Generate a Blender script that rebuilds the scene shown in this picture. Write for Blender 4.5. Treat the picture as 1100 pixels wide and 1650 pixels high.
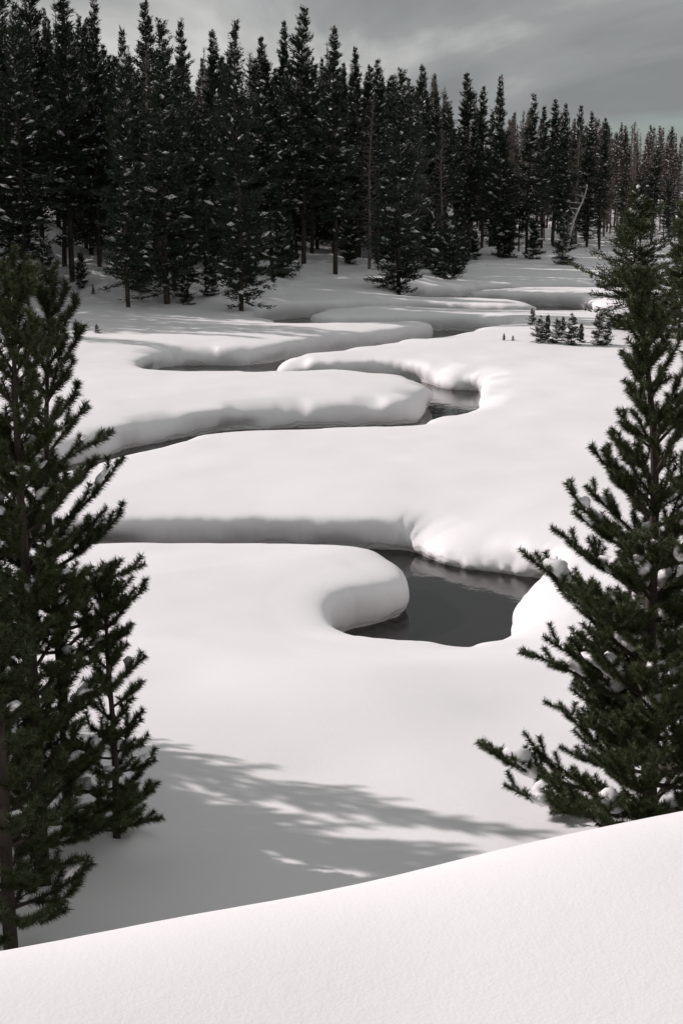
import bpy, math, random
import numpy as np

# ------------------------------------------------------------------ camera, sky, sun, exposure
scene = bpy.context.scene
for o in list(bpy.data.objects):
    bpy.data.objects.remove(o)
COL = scene.collection

CAM_Z = 8.3
cam_data = bpy.data.cameras.new('camera')
cam_data.sensor_fit = 'VERTICAL'
cam_data.sensor_height = 36.0
cam_data.lens = 50.0
cam_data.clip_end = 6000
cam = bpy.data.objects.new('camera', cam_data)
COL.objects.link(cam)
cam.location = (0, 0, CAM_Z)
cam.rotation_euler = (math.radians(90 - 12.9), 0, 0)
scene.camera = cam

SUN_ELEV = math.radians(29)
SUN_TURN = math.radians(23)          # the light travels to the right (+x) and a little towards the camera (-y)
sun_vec = (-math.cos(SUN_TURN) * math.cos(SUN_ELEV), math.sin(SUN_TURN) * math.cos(SUN_ELEV), math.sin(SUN_ELEV))

world = bpy.data.worlds.new('World')
scene.world = world
world.use_nodes = True
wn = world.node_tree.nodes
wl = world.node_tree.links
wn.clear()


def N(nodes, kind, **kw):
    n = nodes.new(kind)
    for k, v in kw.items():
        setattr(n, k, v)
    return n


def build_sky():
    out = N(wn, 'ShaderNodeOutputWorld')
    bg = N(wn, 'ShaderNodeBackground')
    sky = N(wn, 'ShaderNodeTexSky', sky_type='NISHITA', sun_disc=False)
    sky.sun_elevation = SUN_ELEV
    sky.sun_rotation = math.atan2(sun_vec[0], sun_vec[1])
    sky.dust_density = 1.5
    tc = N(wn, 'ShaderNodeTexCoord')
    sep = N(wn, 'ShaderNodeSeparateXYZ')
    wl.new(tc.outputs['Generated'], sep.inputs[0])
    # cloud layer: the view direction met with a flat layer overhead
    zc = N(wn, 'ShaderNodeMath', operation='MAXIMUM')
    wl.new(sep.outputs['Z'], zc.inputs[0]); zc.inputs[1].default_value = 0.0
    za = N(wn, 'ShaderNodeMath', operation='ADD')
    wl.new(zc.outputs[0], za.inputs[0]); za.inputs[1].default_value = 0.22
    dx = N(wn, 'ShaderNodeMath', operation='DIVIDE')
    dy = N(wn, 'ShaderNodeMath', operation='DIVIDE')
    wl.new(sep.outputs['X'], dx.inputs[0]); wl.new(za.outputs[0], dx.inputs[1])
    wl.new(sep.outputs['Y'], dy.inputs[0]); wl.new(za.outputs[0], dy.inputs[1])
    cmb = N(wn, 'ShaderNodeCombineXYZ')
    wl.new(dx.outputs[0], cmb.inputs[0]); wl.new(dy.outputs[0], cmb.inputs[1])
    mp = N(wn, 'ShaderNodeMapping')
    mp.inputs['Location'].default_value = (2.69, 16.95, 0)
    mp.inputs['Scale'].default_value = (1.15, 0.8, 1)
    wl.new(cmb.outputs[0], mp.inputs[0])
    n1 = N(wn, 'ShaderNodeTexNoise')
    n1.inputs['Scale'].default_value = 1.0
    n1.inputs['Detail'].default_value = 7
    n1.inputs['Roughness'].default_value = 0.52
    n1.inputs['Distortion'].default_value = 0.5
    wl.new(mp.outputs[0], n1.inputs['Vector'])
    tone = N(wn, 'ShaderNodeValToRGB')
    e = tone.color_ramp.elements
    e[0].position, e[0].color = 0.37, (0.245, 0.256, 0.26, 1)
    e[1].position, e[1].color = 0.64, (0.60, 0.60, 0.585, 1)
    m = tone.color_ramp.elements.new(0.5); m.color = (0.325, 0.337, 0.337, 1)
    wl.new(n1.outputs['Fac'], tone.inputs[0])
    # thin gaps in the cover where blue shows
    mp2 = N(wn, 'ShaderNodeMapping')
    mp2.inputs['Location'].default_value = (9.1, 3.3, 0)
    mp2.inputs['Scale'].default_value = (0.5, 0.6, 1)
    wl.new(cmb.outputs[0], mp2.inputs[0])
    n2 = N(wn, 'ShaderNodeTexNoise')
    n2.inputs['Scale'].default_value = 1.3
    n2.inputs['Detail'].default_value = 5
    wl.new(mp2.outputs[0], n2.inputs['Vector'])
    gap = N(wn, 'ShaderNodeValToRGB')
    g = gap.color_ramp.elements
    g[0].position, g[0].color = 0.74, (0, 0, 0, 1)
    g[1].position, g[1].color = 0.88, (1, 1, 1, 1)
    # the cover ends just above the horizon, all the way round
    band = N(wn, 'ShaderNodeMapRange', interpolation_type='SMOOTHSTEP')
    band.inputs['From Min'].default_value = 0.085; band.inputs['From Max'].default_value = 0.03
    band.inputs['To Min'].default_value = 0.0; band.inputs['To Max'].default_value = 0.42
    wl.new(sep.outputs['Z'], band.inputs['Value'])
    gsum = N(wn, 'ShaderNodeMath', operation='ADD')
    wl.new(n2.outputs['Fac'], gsum.inputs[0]); wl.new(band.outputs[0], gsum.inputs[1])
    wl.new(gsum.outputs[0], gap.inputs[0])
    skl = N(wn, 'ShaderNodeMix', data_type='RGBA', blend_type='MULTIPLY')
    skl.inputs['Factor'].default_value = 1
    wl.new(sky.outputs[0], skl.inputs[6]); skl.inputs[7].default_value = (0.085, 0.097, 0.12, 1)
    mix = N(wn, 'ShaderNodeMix', data_type='RGBA')
    wl.new(gap.outputs[0], mix.inputs['Factor'])
    wl.new(tone.outputs[0], mix.inputs[6]); wl.new(skl.outputs[2], mix.inputs[7])
    wl.new(mix.outputs[2], bg.inputs['Color'])
    bg.inputs['Strength'].default_value = 1.0
    wl.new(bg.outputs[0], out.inputs[0])


build_sky()

sun_data = bpy.data.lights.new('sun', 'SUN')
sun_data.energy = 3.95
sun_data.angle = math.radians(0.55)
sun_data.color = (1.0, 0.915, 0.915)
sun = bpy.data.objects.new('sun', sun_data)
COL.objects.link(sun)
from mathutils import Vector, Matrix
sun.rotation_euler = Vector(sun_vec).to_track_quat('Z', 'Y').to_euler()
sun.location = Vector(sun_vec) * 200

scene.view_settings.view_transform = 'Standard'
scene.view_settings.look = 'None'
scene.view_settings.exposure = 0.0
scene.view_settings.gamma = 1.0
scene.view_settings.use_curve_mapping = False
scene.render.engine = 'CYCLES'
scene.cycles.max_bounces = 6
scene.cycles.diffuse_bounces = 3
scene.cycles.glossy_bounces = 2
scene.cycles.use_denoising = True


# ------------------------------------------------------------------ helpers
def link(o, parent=None):
    COL.objects.link(o)
    if parent is not None:
        o.parent = parent
    return o


def np_mesh(name, verts, faces, mat, smooth=False):
    """faces: a list of integer arrays, each (count, 3) or (count, 4)"""
    me = bpy.data.meshes.new(name)
    verts = np.asarray(verts, dtype=np.float32)
    faces = [np.asarray(f, dtype=np.int32) for f in faces if len(f)]
    me.vertices.add(len(verts))
    me.vertices.foreach_set('co', verts.ravel())
    loops = np.concatenate([f.ravel() for f in faces])
    counts = np.concatenate([np.full(len(f), f.shape[1], dtype=np.int32) for f in faces])
    me.loops.add(len(loops))
    me.loops.foreach_set('vertex_index', loops)
    me.polygons.add(len(counts))
    starts = np.concatenate([[0], np.cumsum(counts)[:-1]]).astype(np.int32)
    me.polygons.foreach_set('loop_start', starts)
    me.polygons.foreach_set('loop_total', counts)
    me.polygons.foreach_set('use_smooth', np.full(len(counts), smooth))
    me.materials.append(mat)
    me.update(calc_edges=True)
    return me


class Acc:
    """collects vertices and faces of one mesh"""
    def __init__(self):
        self.v, self.t, self.q, self.n = [], [], [], 0

    def add(self, v, t=None, q=None):
        v = np.asarray(v, dtype=np.float32)
        self.v.append(v)
        if t is not None and len(t):
            self.t.append(np.asarray(t) + self.n)
        if q is not None and len(q):
            self.q.append(np.asarray(q) + self.n)
        self.n += len(v)

    def mesh(self, name, mat, smooth=False):
        f = []
        if self.t:
            f.append(np.concatenate(self.t))
        if self.q:
            f.append(np.concatenate(self.q))
        return np_mesh(name, np.concatenate(self.v), f, mat, smooth)


def tag(o, label=None, category=None, group=None, kind=None):
    if label: o['label'] = label
    if category: o['category'] = category
    if group: o['group'] = group
    if kind: o['kind'] = kind
    return o


def unit(a):
    a = np.asarray(a, dtype=float)
    return a / np.maximum(np.linalg.norm(a, axis=-1, keepdims=True), 1e-9)


def tube(acc, pts, radii, sides=6):
    pts = np.asarray(pts, dtype=float)
    n = len(pts)
    d = np.gradient(pts, axis=0)
    d = unit(d)
    ref = np.array([0.0, 0.0, 1.0]) if abs(d[0][2]) < 0.8 else np.array([1.0, 0.0, 0.0])
    a = unit(np.cross(d, ref))
    b = np.cross(d, a)
    ang = np.arange(sides) * 2 * math.pi / sides
    r = np.asarray(radii, dtype=float)[:, None, None]
    v = pts[:, None, :] + r * (np.cos(ang)[None, :, None] * a[:, None, :] + np.sin(ang)[None, :, None] * b[:, None, :])
    v = v.reshape(-1, 3)
    i = np.arange(n - 1)[:, None] * sides
    j = np.arange(sides)[None, :]
    k = (j + 1) % sides
    q = np.stack([i + j, i + k, i + sides + k, i + sides + j], -1).reshape(-1, 4)
    acc.add(v, q=q)


# value noise for shaping meshes
def _hash(ix, iy, seed):
    h = (ix.astype(np.int64) * 374761393 + iy.astype(np.int64) * 668265263 + seed * 1442695041) & 0x7fffffff
    h = ((h ^ (h >> 13)) * 1274126177) & 0x7fffffff
    h = h ^ (h >> 16)
    return (h & 0xffff) / 65535.0 * 2 - 1


def vnoise(x, y, seed=0):
    x = np.asarray(x, float); y = np.asarray(y, float)
    ix, iy = np.floor(x), np.floor(y)
    fx, fy = x - ix, y - iy
    fx = fx * fx * fx * (fx * (fx * 6 - 15) + 10)
    fy = fy * fy * fy * (fy * (fy * 6 - 15) + 10)
    a = _hash(ix, iy, seed); b = _hash(ix + 1, iy, seed)
    c = _hash(ix, iy + 1, seed); d = _hash(ix + 1, iy + 1, seed)
    return (a * (1 - fx) + b * fx) * (1 - fy) + (c * (1 - fx) + d * fx) * fy


def sstep(a, b, x):
    t = np.clip((x - a) / (b - a), 0, 1)
    return t * t * (3 - 2 * t)


# ------------------------------------------------------------------ materials
def new_mat(name):
    m = bpy.data.materials.new(name)
    m.use_nodes = True
    nt = m.node_tree
    return m, nt.nodes, nt.links, nt.nodes['Principled BSDF']


def snow_material():
    m, n, l, p = new_mat('snow')
    tc = N(n, 'ShaderNodeTexCoord')
    big = N(n, 'ShaderNodeTexNoise'); big.inputs['Scale'].default_value = 0.35; big.inputs['Detail'].default_value = 4
    fine = N(n, 'ShaderNodeTexNoise'); fine.inputs['Scale'].default_value = 55; fine.inputs['Detail'].default_value = 6
    grain = N(n, 'ShaderNodeTexNoise'); grain.inputs['Scale'].default_value = 9; grain.inputs['Detail'].default_value = 8
    grain.inputs['Roughness'].default_value = 0.65
    for t in (big, fine, grain):
        l.new(tc.outputs['Object'], t.inputs['Vector'])
    r = N(n, 'ShaderNodeValToRGB')
    r.color_ramp.elements[0].position = 0.3; r.color_ramp.elements[0].color = (0.85, 0.835, 0.845, 1)
    r.color_ramp.elements[1].position = 0.7; r.color_ramp.elements[1].color = (0.895, 0.875, 0.88, 1)
    l.new(big.outputs['Fac'], r.inputs[0])
    # silt layers frozen into the foot of the cut banks
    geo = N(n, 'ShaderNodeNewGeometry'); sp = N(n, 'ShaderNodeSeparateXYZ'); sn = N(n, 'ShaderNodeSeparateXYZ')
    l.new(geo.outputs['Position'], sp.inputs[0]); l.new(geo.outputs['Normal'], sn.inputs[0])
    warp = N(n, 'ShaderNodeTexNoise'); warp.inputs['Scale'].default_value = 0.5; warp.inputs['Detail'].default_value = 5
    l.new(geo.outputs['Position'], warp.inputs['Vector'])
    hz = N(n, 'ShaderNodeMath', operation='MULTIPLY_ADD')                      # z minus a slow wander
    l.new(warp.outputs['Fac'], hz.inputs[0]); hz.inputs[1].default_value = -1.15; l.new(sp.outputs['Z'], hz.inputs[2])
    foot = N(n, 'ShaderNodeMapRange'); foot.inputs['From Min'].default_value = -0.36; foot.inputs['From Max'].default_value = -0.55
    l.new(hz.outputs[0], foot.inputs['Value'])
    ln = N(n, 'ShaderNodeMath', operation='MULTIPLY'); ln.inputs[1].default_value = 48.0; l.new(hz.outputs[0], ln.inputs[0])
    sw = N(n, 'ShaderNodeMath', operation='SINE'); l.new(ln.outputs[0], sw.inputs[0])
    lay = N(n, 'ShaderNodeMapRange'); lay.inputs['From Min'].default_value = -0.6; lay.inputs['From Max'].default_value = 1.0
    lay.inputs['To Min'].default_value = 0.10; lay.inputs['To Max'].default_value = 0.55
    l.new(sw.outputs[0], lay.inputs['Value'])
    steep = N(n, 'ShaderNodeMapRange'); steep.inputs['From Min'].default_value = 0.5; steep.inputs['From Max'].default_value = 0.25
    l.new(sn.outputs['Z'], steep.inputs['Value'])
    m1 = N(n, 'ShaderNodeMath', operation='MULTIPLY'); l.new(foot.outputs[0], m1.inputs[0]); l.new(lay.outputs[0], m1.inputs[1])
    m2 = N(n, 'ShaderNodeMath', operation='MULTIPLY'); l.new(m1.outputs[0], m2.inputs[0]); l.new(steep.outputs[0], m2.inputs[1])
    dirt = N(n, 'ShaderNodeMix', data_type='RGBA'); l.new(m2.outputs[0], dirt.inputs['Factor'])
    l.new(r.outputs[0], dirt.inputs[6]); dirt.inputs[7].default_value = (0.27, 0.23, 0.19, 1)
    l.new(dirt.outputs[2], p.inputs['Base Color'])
    p.inputs['Roughness'].default_value = 0.65
    p.inputs['Specular IOR Level'].default_value = 0.25
    b1 = N(n, 'ShaderNodeBump'); b1.inputs['Strength'].default_value = 0.20; b1.inputs['Distance'].default_value = 0.008
    b2 = N(n, 'ShaderNodeBump'); b2.inputs['Strength'].default_value = 0.09; b2.inputs['Distance'].default_value = 0.05
    l.new(fine.outputs['Fac'], b1.inputs['Height'])
    l.new(grain.outputs['Fac'], b2.inputs['Height'])
    l.new(b2.outputs[0], b1.inputs['Normal'])
    l.new(b1.outputs[0], p.inputs['Normal'])
    return m


def water_material():
    m, n, l, p = new_mat('river_water')
    tc = N(n, 'ShaderNodeTexCoord')
    mp = N(n, 'ShaderNodeMapping'); mp.inputs['Scale'].default_value = (1.0, 0.8, 1)
    l.new(tc.outputs['Object'], mp.inputs[0])
    a = N(n, 'ShaderNodeTexNoise'); a.inputs['Scale'].default_value = 2.2; a.inputs['Detail'].default_value = 4
    c = N(n, 'ShaderNodeTexNoise'); c.inputs['Scale'].default_value = 14; c.inputs['Detail'].default_value = 3
    l.new(mp.outputs[0], a.inputs['Vector']); l.new(mp.outputs[0], c.inputs['Vector'])
    p.inputs['Base Color'].default_value = (0.011, 0.010, 0.009, 1)
    p.inputs['Roughness'].default_value = 0.06
    p.inputs['IOR'].default_value = 1.333
    b1 = N(n, 'ShaderNodeBump'); b1.inputs['Strength'].default_value = 0.16; b1.inputs['Distance'].default_value = 0.06
    b2 = N(n, 'ShaderNodeBump'); b2.inputs['Strength'].default_value = 0.06; b2.inputs['Distance'].default_value = 0.012
    l.new(a.outputs['Fac'], b1.inputs['Height']); l.new(c.outputs['Fac'], b2.inputs['Height'])
    l.new(b1.outputs[0], b2.inputs['Normal']); l.new(b2.outputs[0], p.inputs['Normal'])
    return m


def needle_material(name, lo, hi):
    m, n, l, p = new_mat(name)
    g = N(n, 'ShaderNodeNewGeometry')
    oi = N(n, 'ShaderNodeObjectInfo')
    add = N(n, 'ShaderNodeMath', operation='MULTIPLY_ADD')
    l.new(oi.outputs['Random'], add.inputs[0]); add.inputs[1].default_value = 0.45
    sc = N(n, 'ShaderNodeMath', operation='MULTIPLY'); sc.inputs[1].default_value = 0.55
    l.new(g.outputs['Random Per Island'], sc.inputs[0]); l.new(sc.outputs[0], add.inputs[2])
    r = N(n, 'ShaderNodeValToRGB')
    r.color_ramp.elements[0].color = (*lo, 1); r.color_ramp.elements[1].color = (*hi, 1)
    l.new(add.outputs[0], r.inputs[0]); l.new(r.outputs[0], p.inputs['Base Color'])
    p.inputs['Roughness'].default_value = 0.55
    p.inputs['Specular IOR Level'].default_value = 0.3
    return m


def bark_material(name, lo, hi, scale=9.0):
    m, n, l, p = new_mat(name)
    tc = N(n, 'ShaderNodeTexCoord')
    mp = N(n, 'ShaderNodeMapping'); mp.inputs['Scale'].default_value = (1, 1, 0.3)
    l.new(tc.outputs['Object'], mp.inputs[0])
    t = N(n, 'ShaderNodeTexNoise'); t.inputs['Scale'].default_value = scale; t.inputs['Detail'].default_value = 8
    l.new(mp.outputs[0], t.inputs['Vector'])
    r = N(n, 'ShaderNodeValToRGB')
    r.color_ramp.elements[0].position = 0.35; r.color_ramp.elements[0].color = (*lo, 1)
    r.color_ramp.elements[1].position = 0.68; r.color_ramp.elements[1].color = (*hi, 1)
    l.new(t.outputs['Fac'], r.inputs[0]); l.new(r.outputs[0], p.inputs['Base Color'])
    p.inputs['Roughness'].default_value = 0.9
    b = N(n, 'ShaderNodeBump'); b.inputs['Strength'].default_value = 0.6; b.inputs['Distance'].default_value = 0.02
    l.new(t.outputs['Fac'], b.inputs['Height']); l.new(b.outputs[0], p.inputs['Normal'])
    return m


M_SNOW = snow_material()
M_WATER = water_material()
M_NEEDLE_NEAR = needle_material('pine_needles', (0.023, 0.033, 0.012), (0.075, 0.090, 0.034))
M_NEEDLE_FAR = needle_material('forest_needles', (0.011, 0.019, 0.011), (0.034, 0.047, 0.027))
M_NEEDLE_RUST = needle_material('dying_needles', (0.035, 0.026, 0.018), (0.085, 0.06, 0.042))
M_BARK = bark_material('pine_bark', (0.022, 0.016, 0.012), (0.07, 0.052, 0.04))
M_DEAD = bark_material('dead_wood', (0.09, 0.075, 0.062), (0.20, 0.17, 0.145), 6)
M_PALE = bark_material('bleached_wood', (0.32, 0.30, 0.28), (0.55, 0.52, 0.49), 6)

# ------------------------------------------------------------------ terrain (all in metres, water level z = 0)
#TERRAIN-BEGIN
SHORE = [(1.35, 22.5), (2.4, 23.3), (3.0, 24.6), (3.2, 26.1), (3.58, 27.3), (4.15, 28.4), (4.62, 29.0), (4.5, 29.55), (3.5, 30.1), (2.63, 30.53),
         (2.11, 31.07), (1.76, 31.68), (1.3, 32.09), (-0.15, 32.27), (-1.89, 32.36), (-3.61, 32.36), (-5.36, 32.23), (-6.63, 32.36), (-8.0,
         33.31), (-8.58, 35.08), (-8.29, 37.12), (-7.32, 38.89), (-6.44, 41.06), (-4.88, 43.24), (-2.93, 44.33), (0.2, 45.14), (2.34,
         45.96), (3.51, 47.72), (4.97, 50.44), (5.43, 53.43), (5.6, 56.7), (5.51, 58.6), (4.49, 59.28), (3.76, 60.64), (2.89, 61.87), (1.4,
         62.41), (-0.29, 62.41), (-1.76, 62.55), (-2.83, 62.95), (-3.12, 63.77), (-2.44, 64.72), (0.0, 67.03), (2.15, 69.48), (4.2, 71.93),
         (5.76, 74.11), (7.9, 78.19), (9.17, 81.05), (8.0, 83.63), (4.39, 84.17), (0.0, 83.63), (-2.93, 83.09), (-3.9, 81.73), (-3.51,
         80.5), (-1.66, 79.82), (1.66, 80.37), (4.29, 80.5), (4.98, 78.73), (4.2, 77.75), (2.34, 75.16), (0.0, 72.71), (-2.54, 69.99),
         (-3.51, 68.07), (-4.88, 67.12), (-6.34, 67.39), (-7.8, 67.12), (-8.59, 65.13), (-9.07, 62.41), (-8.1, 59.69), (-6.34, 58.6),
         (-4.29, 58.6), (-2.54, 59.01), (-0.25, 59.28), (1.27, 58.6), (2.44, 57.51), (3.22, 56.56), (3.51, 55.2), (3.32, 53.16), (3.02,
         51.53), (2.34, 50.31), (0.2, 49.63), (-1.95, 49.22), (-3.9, 48.4), (-5.95, 46.64), (-6.93, 45.14), (-7.71, 43.37), (-8.78, 41.61),
         (-10.34, 39.16), (-10.92, 35.76), (-10.34, 32.09), (-8.29, 30.19), (-6.34, 29.64), (-4.88, 29.78), (-3.32, 29.92), (-1.95, 29.92),
         (-0.93, 29.85), (-0.1, 29.64), (0.59, 29.37), (0.98, 28.76), (1.32, 28.15), (1.38, 27.4), (1.25, 26.79), (0.72, 26.31), (0.2,
         25.95), (-0.12, 25.4), (-0.12, 24.21), (0.45, 22.6)]
UPPER = [([(-3.90, 84.68), (-2.73, 88.76), (-0.39, 91.21), (3.42, 92.84), (9.56, 91.75), (13.66, 90.12)], 2.1),
         ([(17.08, 90.80), (15.22, 94.61), (13.66, 99.65), (9.17, 101.14), (6.15, 102.37), (6.34, 105.36), (9.76, 108.36), (13.47, 111.35), (20.30, 111.08), (31.24, 113.26)], 2.4)]
FOREST_EDGE = [(-140, 118), (-70, 98), (-40, 91), (-22, 90), (-14, 87), (-6, 89), (-1, 116), (5, 109), (11, 127), (18, 148), (32, 170), (60, 192), (150, 240)]


def catmull(pts, closed, per=5):
    p = np.asarray(pts, float)
    n = len(p)
    out = []
    for i in range(n if closed else n - 1):
        if closed:
            a, b, c, d = p[i - 1], p[i], p[(i + 1) % n], p[(i + 2) % n]
        else:
            a, b, c, d = p[max(i - 1, 0)], p[i], p[i + 1], p[min(i + 2, n - 1)]
        for k in range(per):
            t = k / per
            out.append(0.5 * ((2 * b) + (c - a) * t + (2 * a - 5 * b + 4 * c - d) * t * t + (3 * b - a - 3 * c + d) * t ** 3))
    if not closed:
        out.append(p[-1])
    return np.array(out)


def near_segments(P, A, B):
    """nearest point on any of the segments A-B to each point of P"""
    best = np.full(len(P), 1e9); q = np.zeros_like(P)
    for s in range(0, len(P), 20000):
        X = P[s:s + 20000]
        ab = B - A
        t = ((X[:, None, :] - A[None]) * ab[None]).sum(-1) / (ab * ab).sum(-1)[None]
        t = np.clip(t, 0, 1)
        C = A[None] + t[..., None] * ab[None]
        d2 = ((X[:, None, :] - C) ** 2).sum(-1)
        k = d2.argmin(1)
        best[s:s + 20000] = np.sqrt(d2[np.arange(len(X)), k])
        q[s:s + 20000] = C[np.arange(len(X)), k]
    return best, q


def inside(P, poly):
    r = np.zeros(len(P), bool)
    x, y = P[:, 0], P[:, 1]
    for (x0, y0), (x1, y1) in zip(poly, np.roll(poly, -1, 0)):
        c = (y0 > y) != (y1 > y)
        if y1 != y0:
            r ^= c & (x < (x1 - x0) * (y - y0) / (y1 - y0) + x0)
    return r


def river_distance(P):
    """distance to the water's edge (positive on land) and the direction away from the water"""
    d = np.full(len(P), 1e3); g = np.zeros_like(P)
    poly = catmull(SHORE, True, 4)
    m = (P[:, 0] > -16) & (P[:, 0] < 14) & (P[:, 1] > 17) & (P[:, 1] < 90)
    X = P[m]
    if len(X):
        b, q = near_segments(X, poly, np.roll(poly, -1, 0))
        s = np.where(inside(X, poly), -1.0, 1.0)
        d[m] = b * s
        g[m] = unit(X - q) * s[:, None]
    for line, hw in UPPER:
        c = catmull(line, False, 4)
        lo, hi = c.min(0) - 6, c.max(0) + 6
        m = (P[:, 0] > lo[0]) & (P[:, 0] < hi[0]) & (P[:, 1] > lo[1]) & (P[:, 1] < hi[1])
        X = P[m]
        if not len(X):
            continue
        b, q = near_segments(X, c[:-1], c[1:])
        b = b - hw * (1 + 0.25 * vnoise(X[:, 0] * 0.3, X[:, 1] * 0.3, 5))
        dm, gm = d[m], g[m]
        k = b < dm
        dm[k] = b[k]; gm[k] = unit(X - q)[k]
        d[m] = dm; g[m] = gm
    return d, g


def edge_distance(P):
    e = np.asarray(FOREST_EDGE, float)
    b, q = near_segments(P, e[:-1], e[1:])
    behind = P[:, 1] > np.interp(P[:, 0], e[:, 0], e[:, 1])
    return np.where(behind, b, -b)


NEAR_Y = [-60, -3, 0, 2.6, 4.1, 5.3, 5.9, 6.4, 7.0, 7.8, 8.8, 9.8, 11.0, 12.4, 14.2, 16.3, 18.4, 19.9, 21.3, 22.7, 24.7, 28.8]
NEAR_Z = [4.2, 4.85, 4.86, 4.93, 5.00, 5.06, 5.06, 4.99, 4.70, 4.10, 3.40, 2.78, 2.36, 2.26, 2.22, 2.08, 1.88, 1.62, 1.33, 1.12, 1.05, 1.02]
_yy = np.linspace(-60, 29, 3561)
_zz = np.interp(_yy, NEAR_Y, NEAR_Z)
_k = np.hanning(65); _k /= _k.sum()
_zz = np.convolve(np.pad(_zz, 32, mode='edge'), _k, 'valid')


# drifted mounds with a melt well round the nearest trunks: x, y, radius, height
WELLS = [(3.1, 12.9, 0.8, 0.10), (-2.62, 11.45, 0.6, 0.12), (-2.57, 12.4, 0.5, 0.10), (-2.47, 9.65, 0.6, 0.10), (-3.45, 11.8, 0.7, 0.12), (-2.1, 12.3, 0.35, 0.13)]


def land_height(P):
    """the snow surface without the river cut into it"""
    x, y = P[:, 0], P[:, 1]
    ye = y - 0.47 * 5 * np.tanh(x / 5) * (1 - sstep(7.5, 13, y))      # the near bank's crest runs aslant
    z = np.where(y < 29, np.interp(ye, _yy, _zz), 1.02)
    z = z - 0.085 * np.exp(-((x - 0.2) / 1.3) ** 2) * (1 - sstep(7.5, 13, y))
    mead = sstep(10, 13.5, y) * (1 - sstep(19.2, 24.7, y))
    z = z - mead * 0.02 * np.clip(x, -8, 8)
    z = z + mead * 0.10 * vnoise(x * 0.3 + 3, y * 0.3, 2)
    far = sstep(23.3, 34, y)
    z = z + far * (0.10 * vnoise(x * 0.11, y * 0.11, 1) + 0.028 * vnoise(x * 0.35, y * 0.35, 3))
    z = z + 0.014 * vnoise(x * 0.9, y * 0.9, 4) + 0.05 * vnoise(x * 0.4 + 9, y * 0.4, 14) * (1 - far)
    for bx, by, br, bh in WELLS:
        r2 = ((x - bx) ** 2 + (y - by) ** 2) / (br * br)
        z = z + bh * np.exp(-r2) - 1.5 * bh * np.exp(-r2 * 14)
    e = edge_distance(P)
    up = np.log1p(np.exp(np.clip((e + 1) / 3.0, -30, 30))) * 3.0
    slope = np.interp(x, [-60, -20, -4, 12, 60], [0.18, 0.17, 0.10, 0.03, 0.022])
    z = z + np.minimum(up, 95) * slope
    lump = sstep(-4, 3, e)
    z = z + lump * (0.28 * vnoise(x * 0.35, y * 0.35, 7) + 0.12 * vnoise(x * 1.1, y * 1.1, 8))
    return z


# bank section: t along the mesh -> (distance from the water's edge, share of the snow depth)
_S = np.array([(0.00, 0.16, -0.30), (0.10, 0.15, -0.05), (0.17, 0.11, 0.04), (0.24, 0.04, 0.14), (0.33, 0.00, 0.31), (0.44, 0.00, 0.52),
               (0.56, 0.05, 0.70), (0.70, 0.18, 0.81), (0.85, 0.44, 0.865), (1.00, 0.77, 0.89), (1.15, 1.15, 0.905)])
_ts = np.linspace(0, 1.15, 461)
_c = catmull(_S, False, 12)
_kk = np.hanning(21); _kk /= _kk.sum()
SEC_P = np.convolve(np.pad(np.interp(_ts, _c[:, 0], _c[:, 1]), 10, mode='edge'), _kk, 'valid')
SEC_Z = np.convolve(np.pad(np.interp(_ts, _c[:, 0], _c[:, 2]), 10, mode='edge'), _kk, 'valid')
_S2 = np.array([(0.00, 0.16, -0.30), (0.10, 0.10, -0.05), (0.17, 0.04, 0.05), (0.24, 0.01, 0.13), (0.33, 0.03, 0.25), (0.44, 0.09, 0.39),
                (0.56, 0.20, 0.54), (0.70, 0.38, 0.67), (0.85, 0.61, 0.77), (1.00, 0.87, 0.845), (1.15, 1.15, 0.905)])
_c2 = catmull(_S2, False, 12)
SOFT_P = np.convolve(np.pad(np.interp(_ts, _c2[:, 0], _c2[:, 1]), 10, mode='edge'), _kk, 'valid')
SOFT_Z = np.convolve(np.pad(np.interp(_ts, _c2[:, 0], _c2[:, 2]), 10, mode='edge'), _kk, 'valid')


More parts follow.
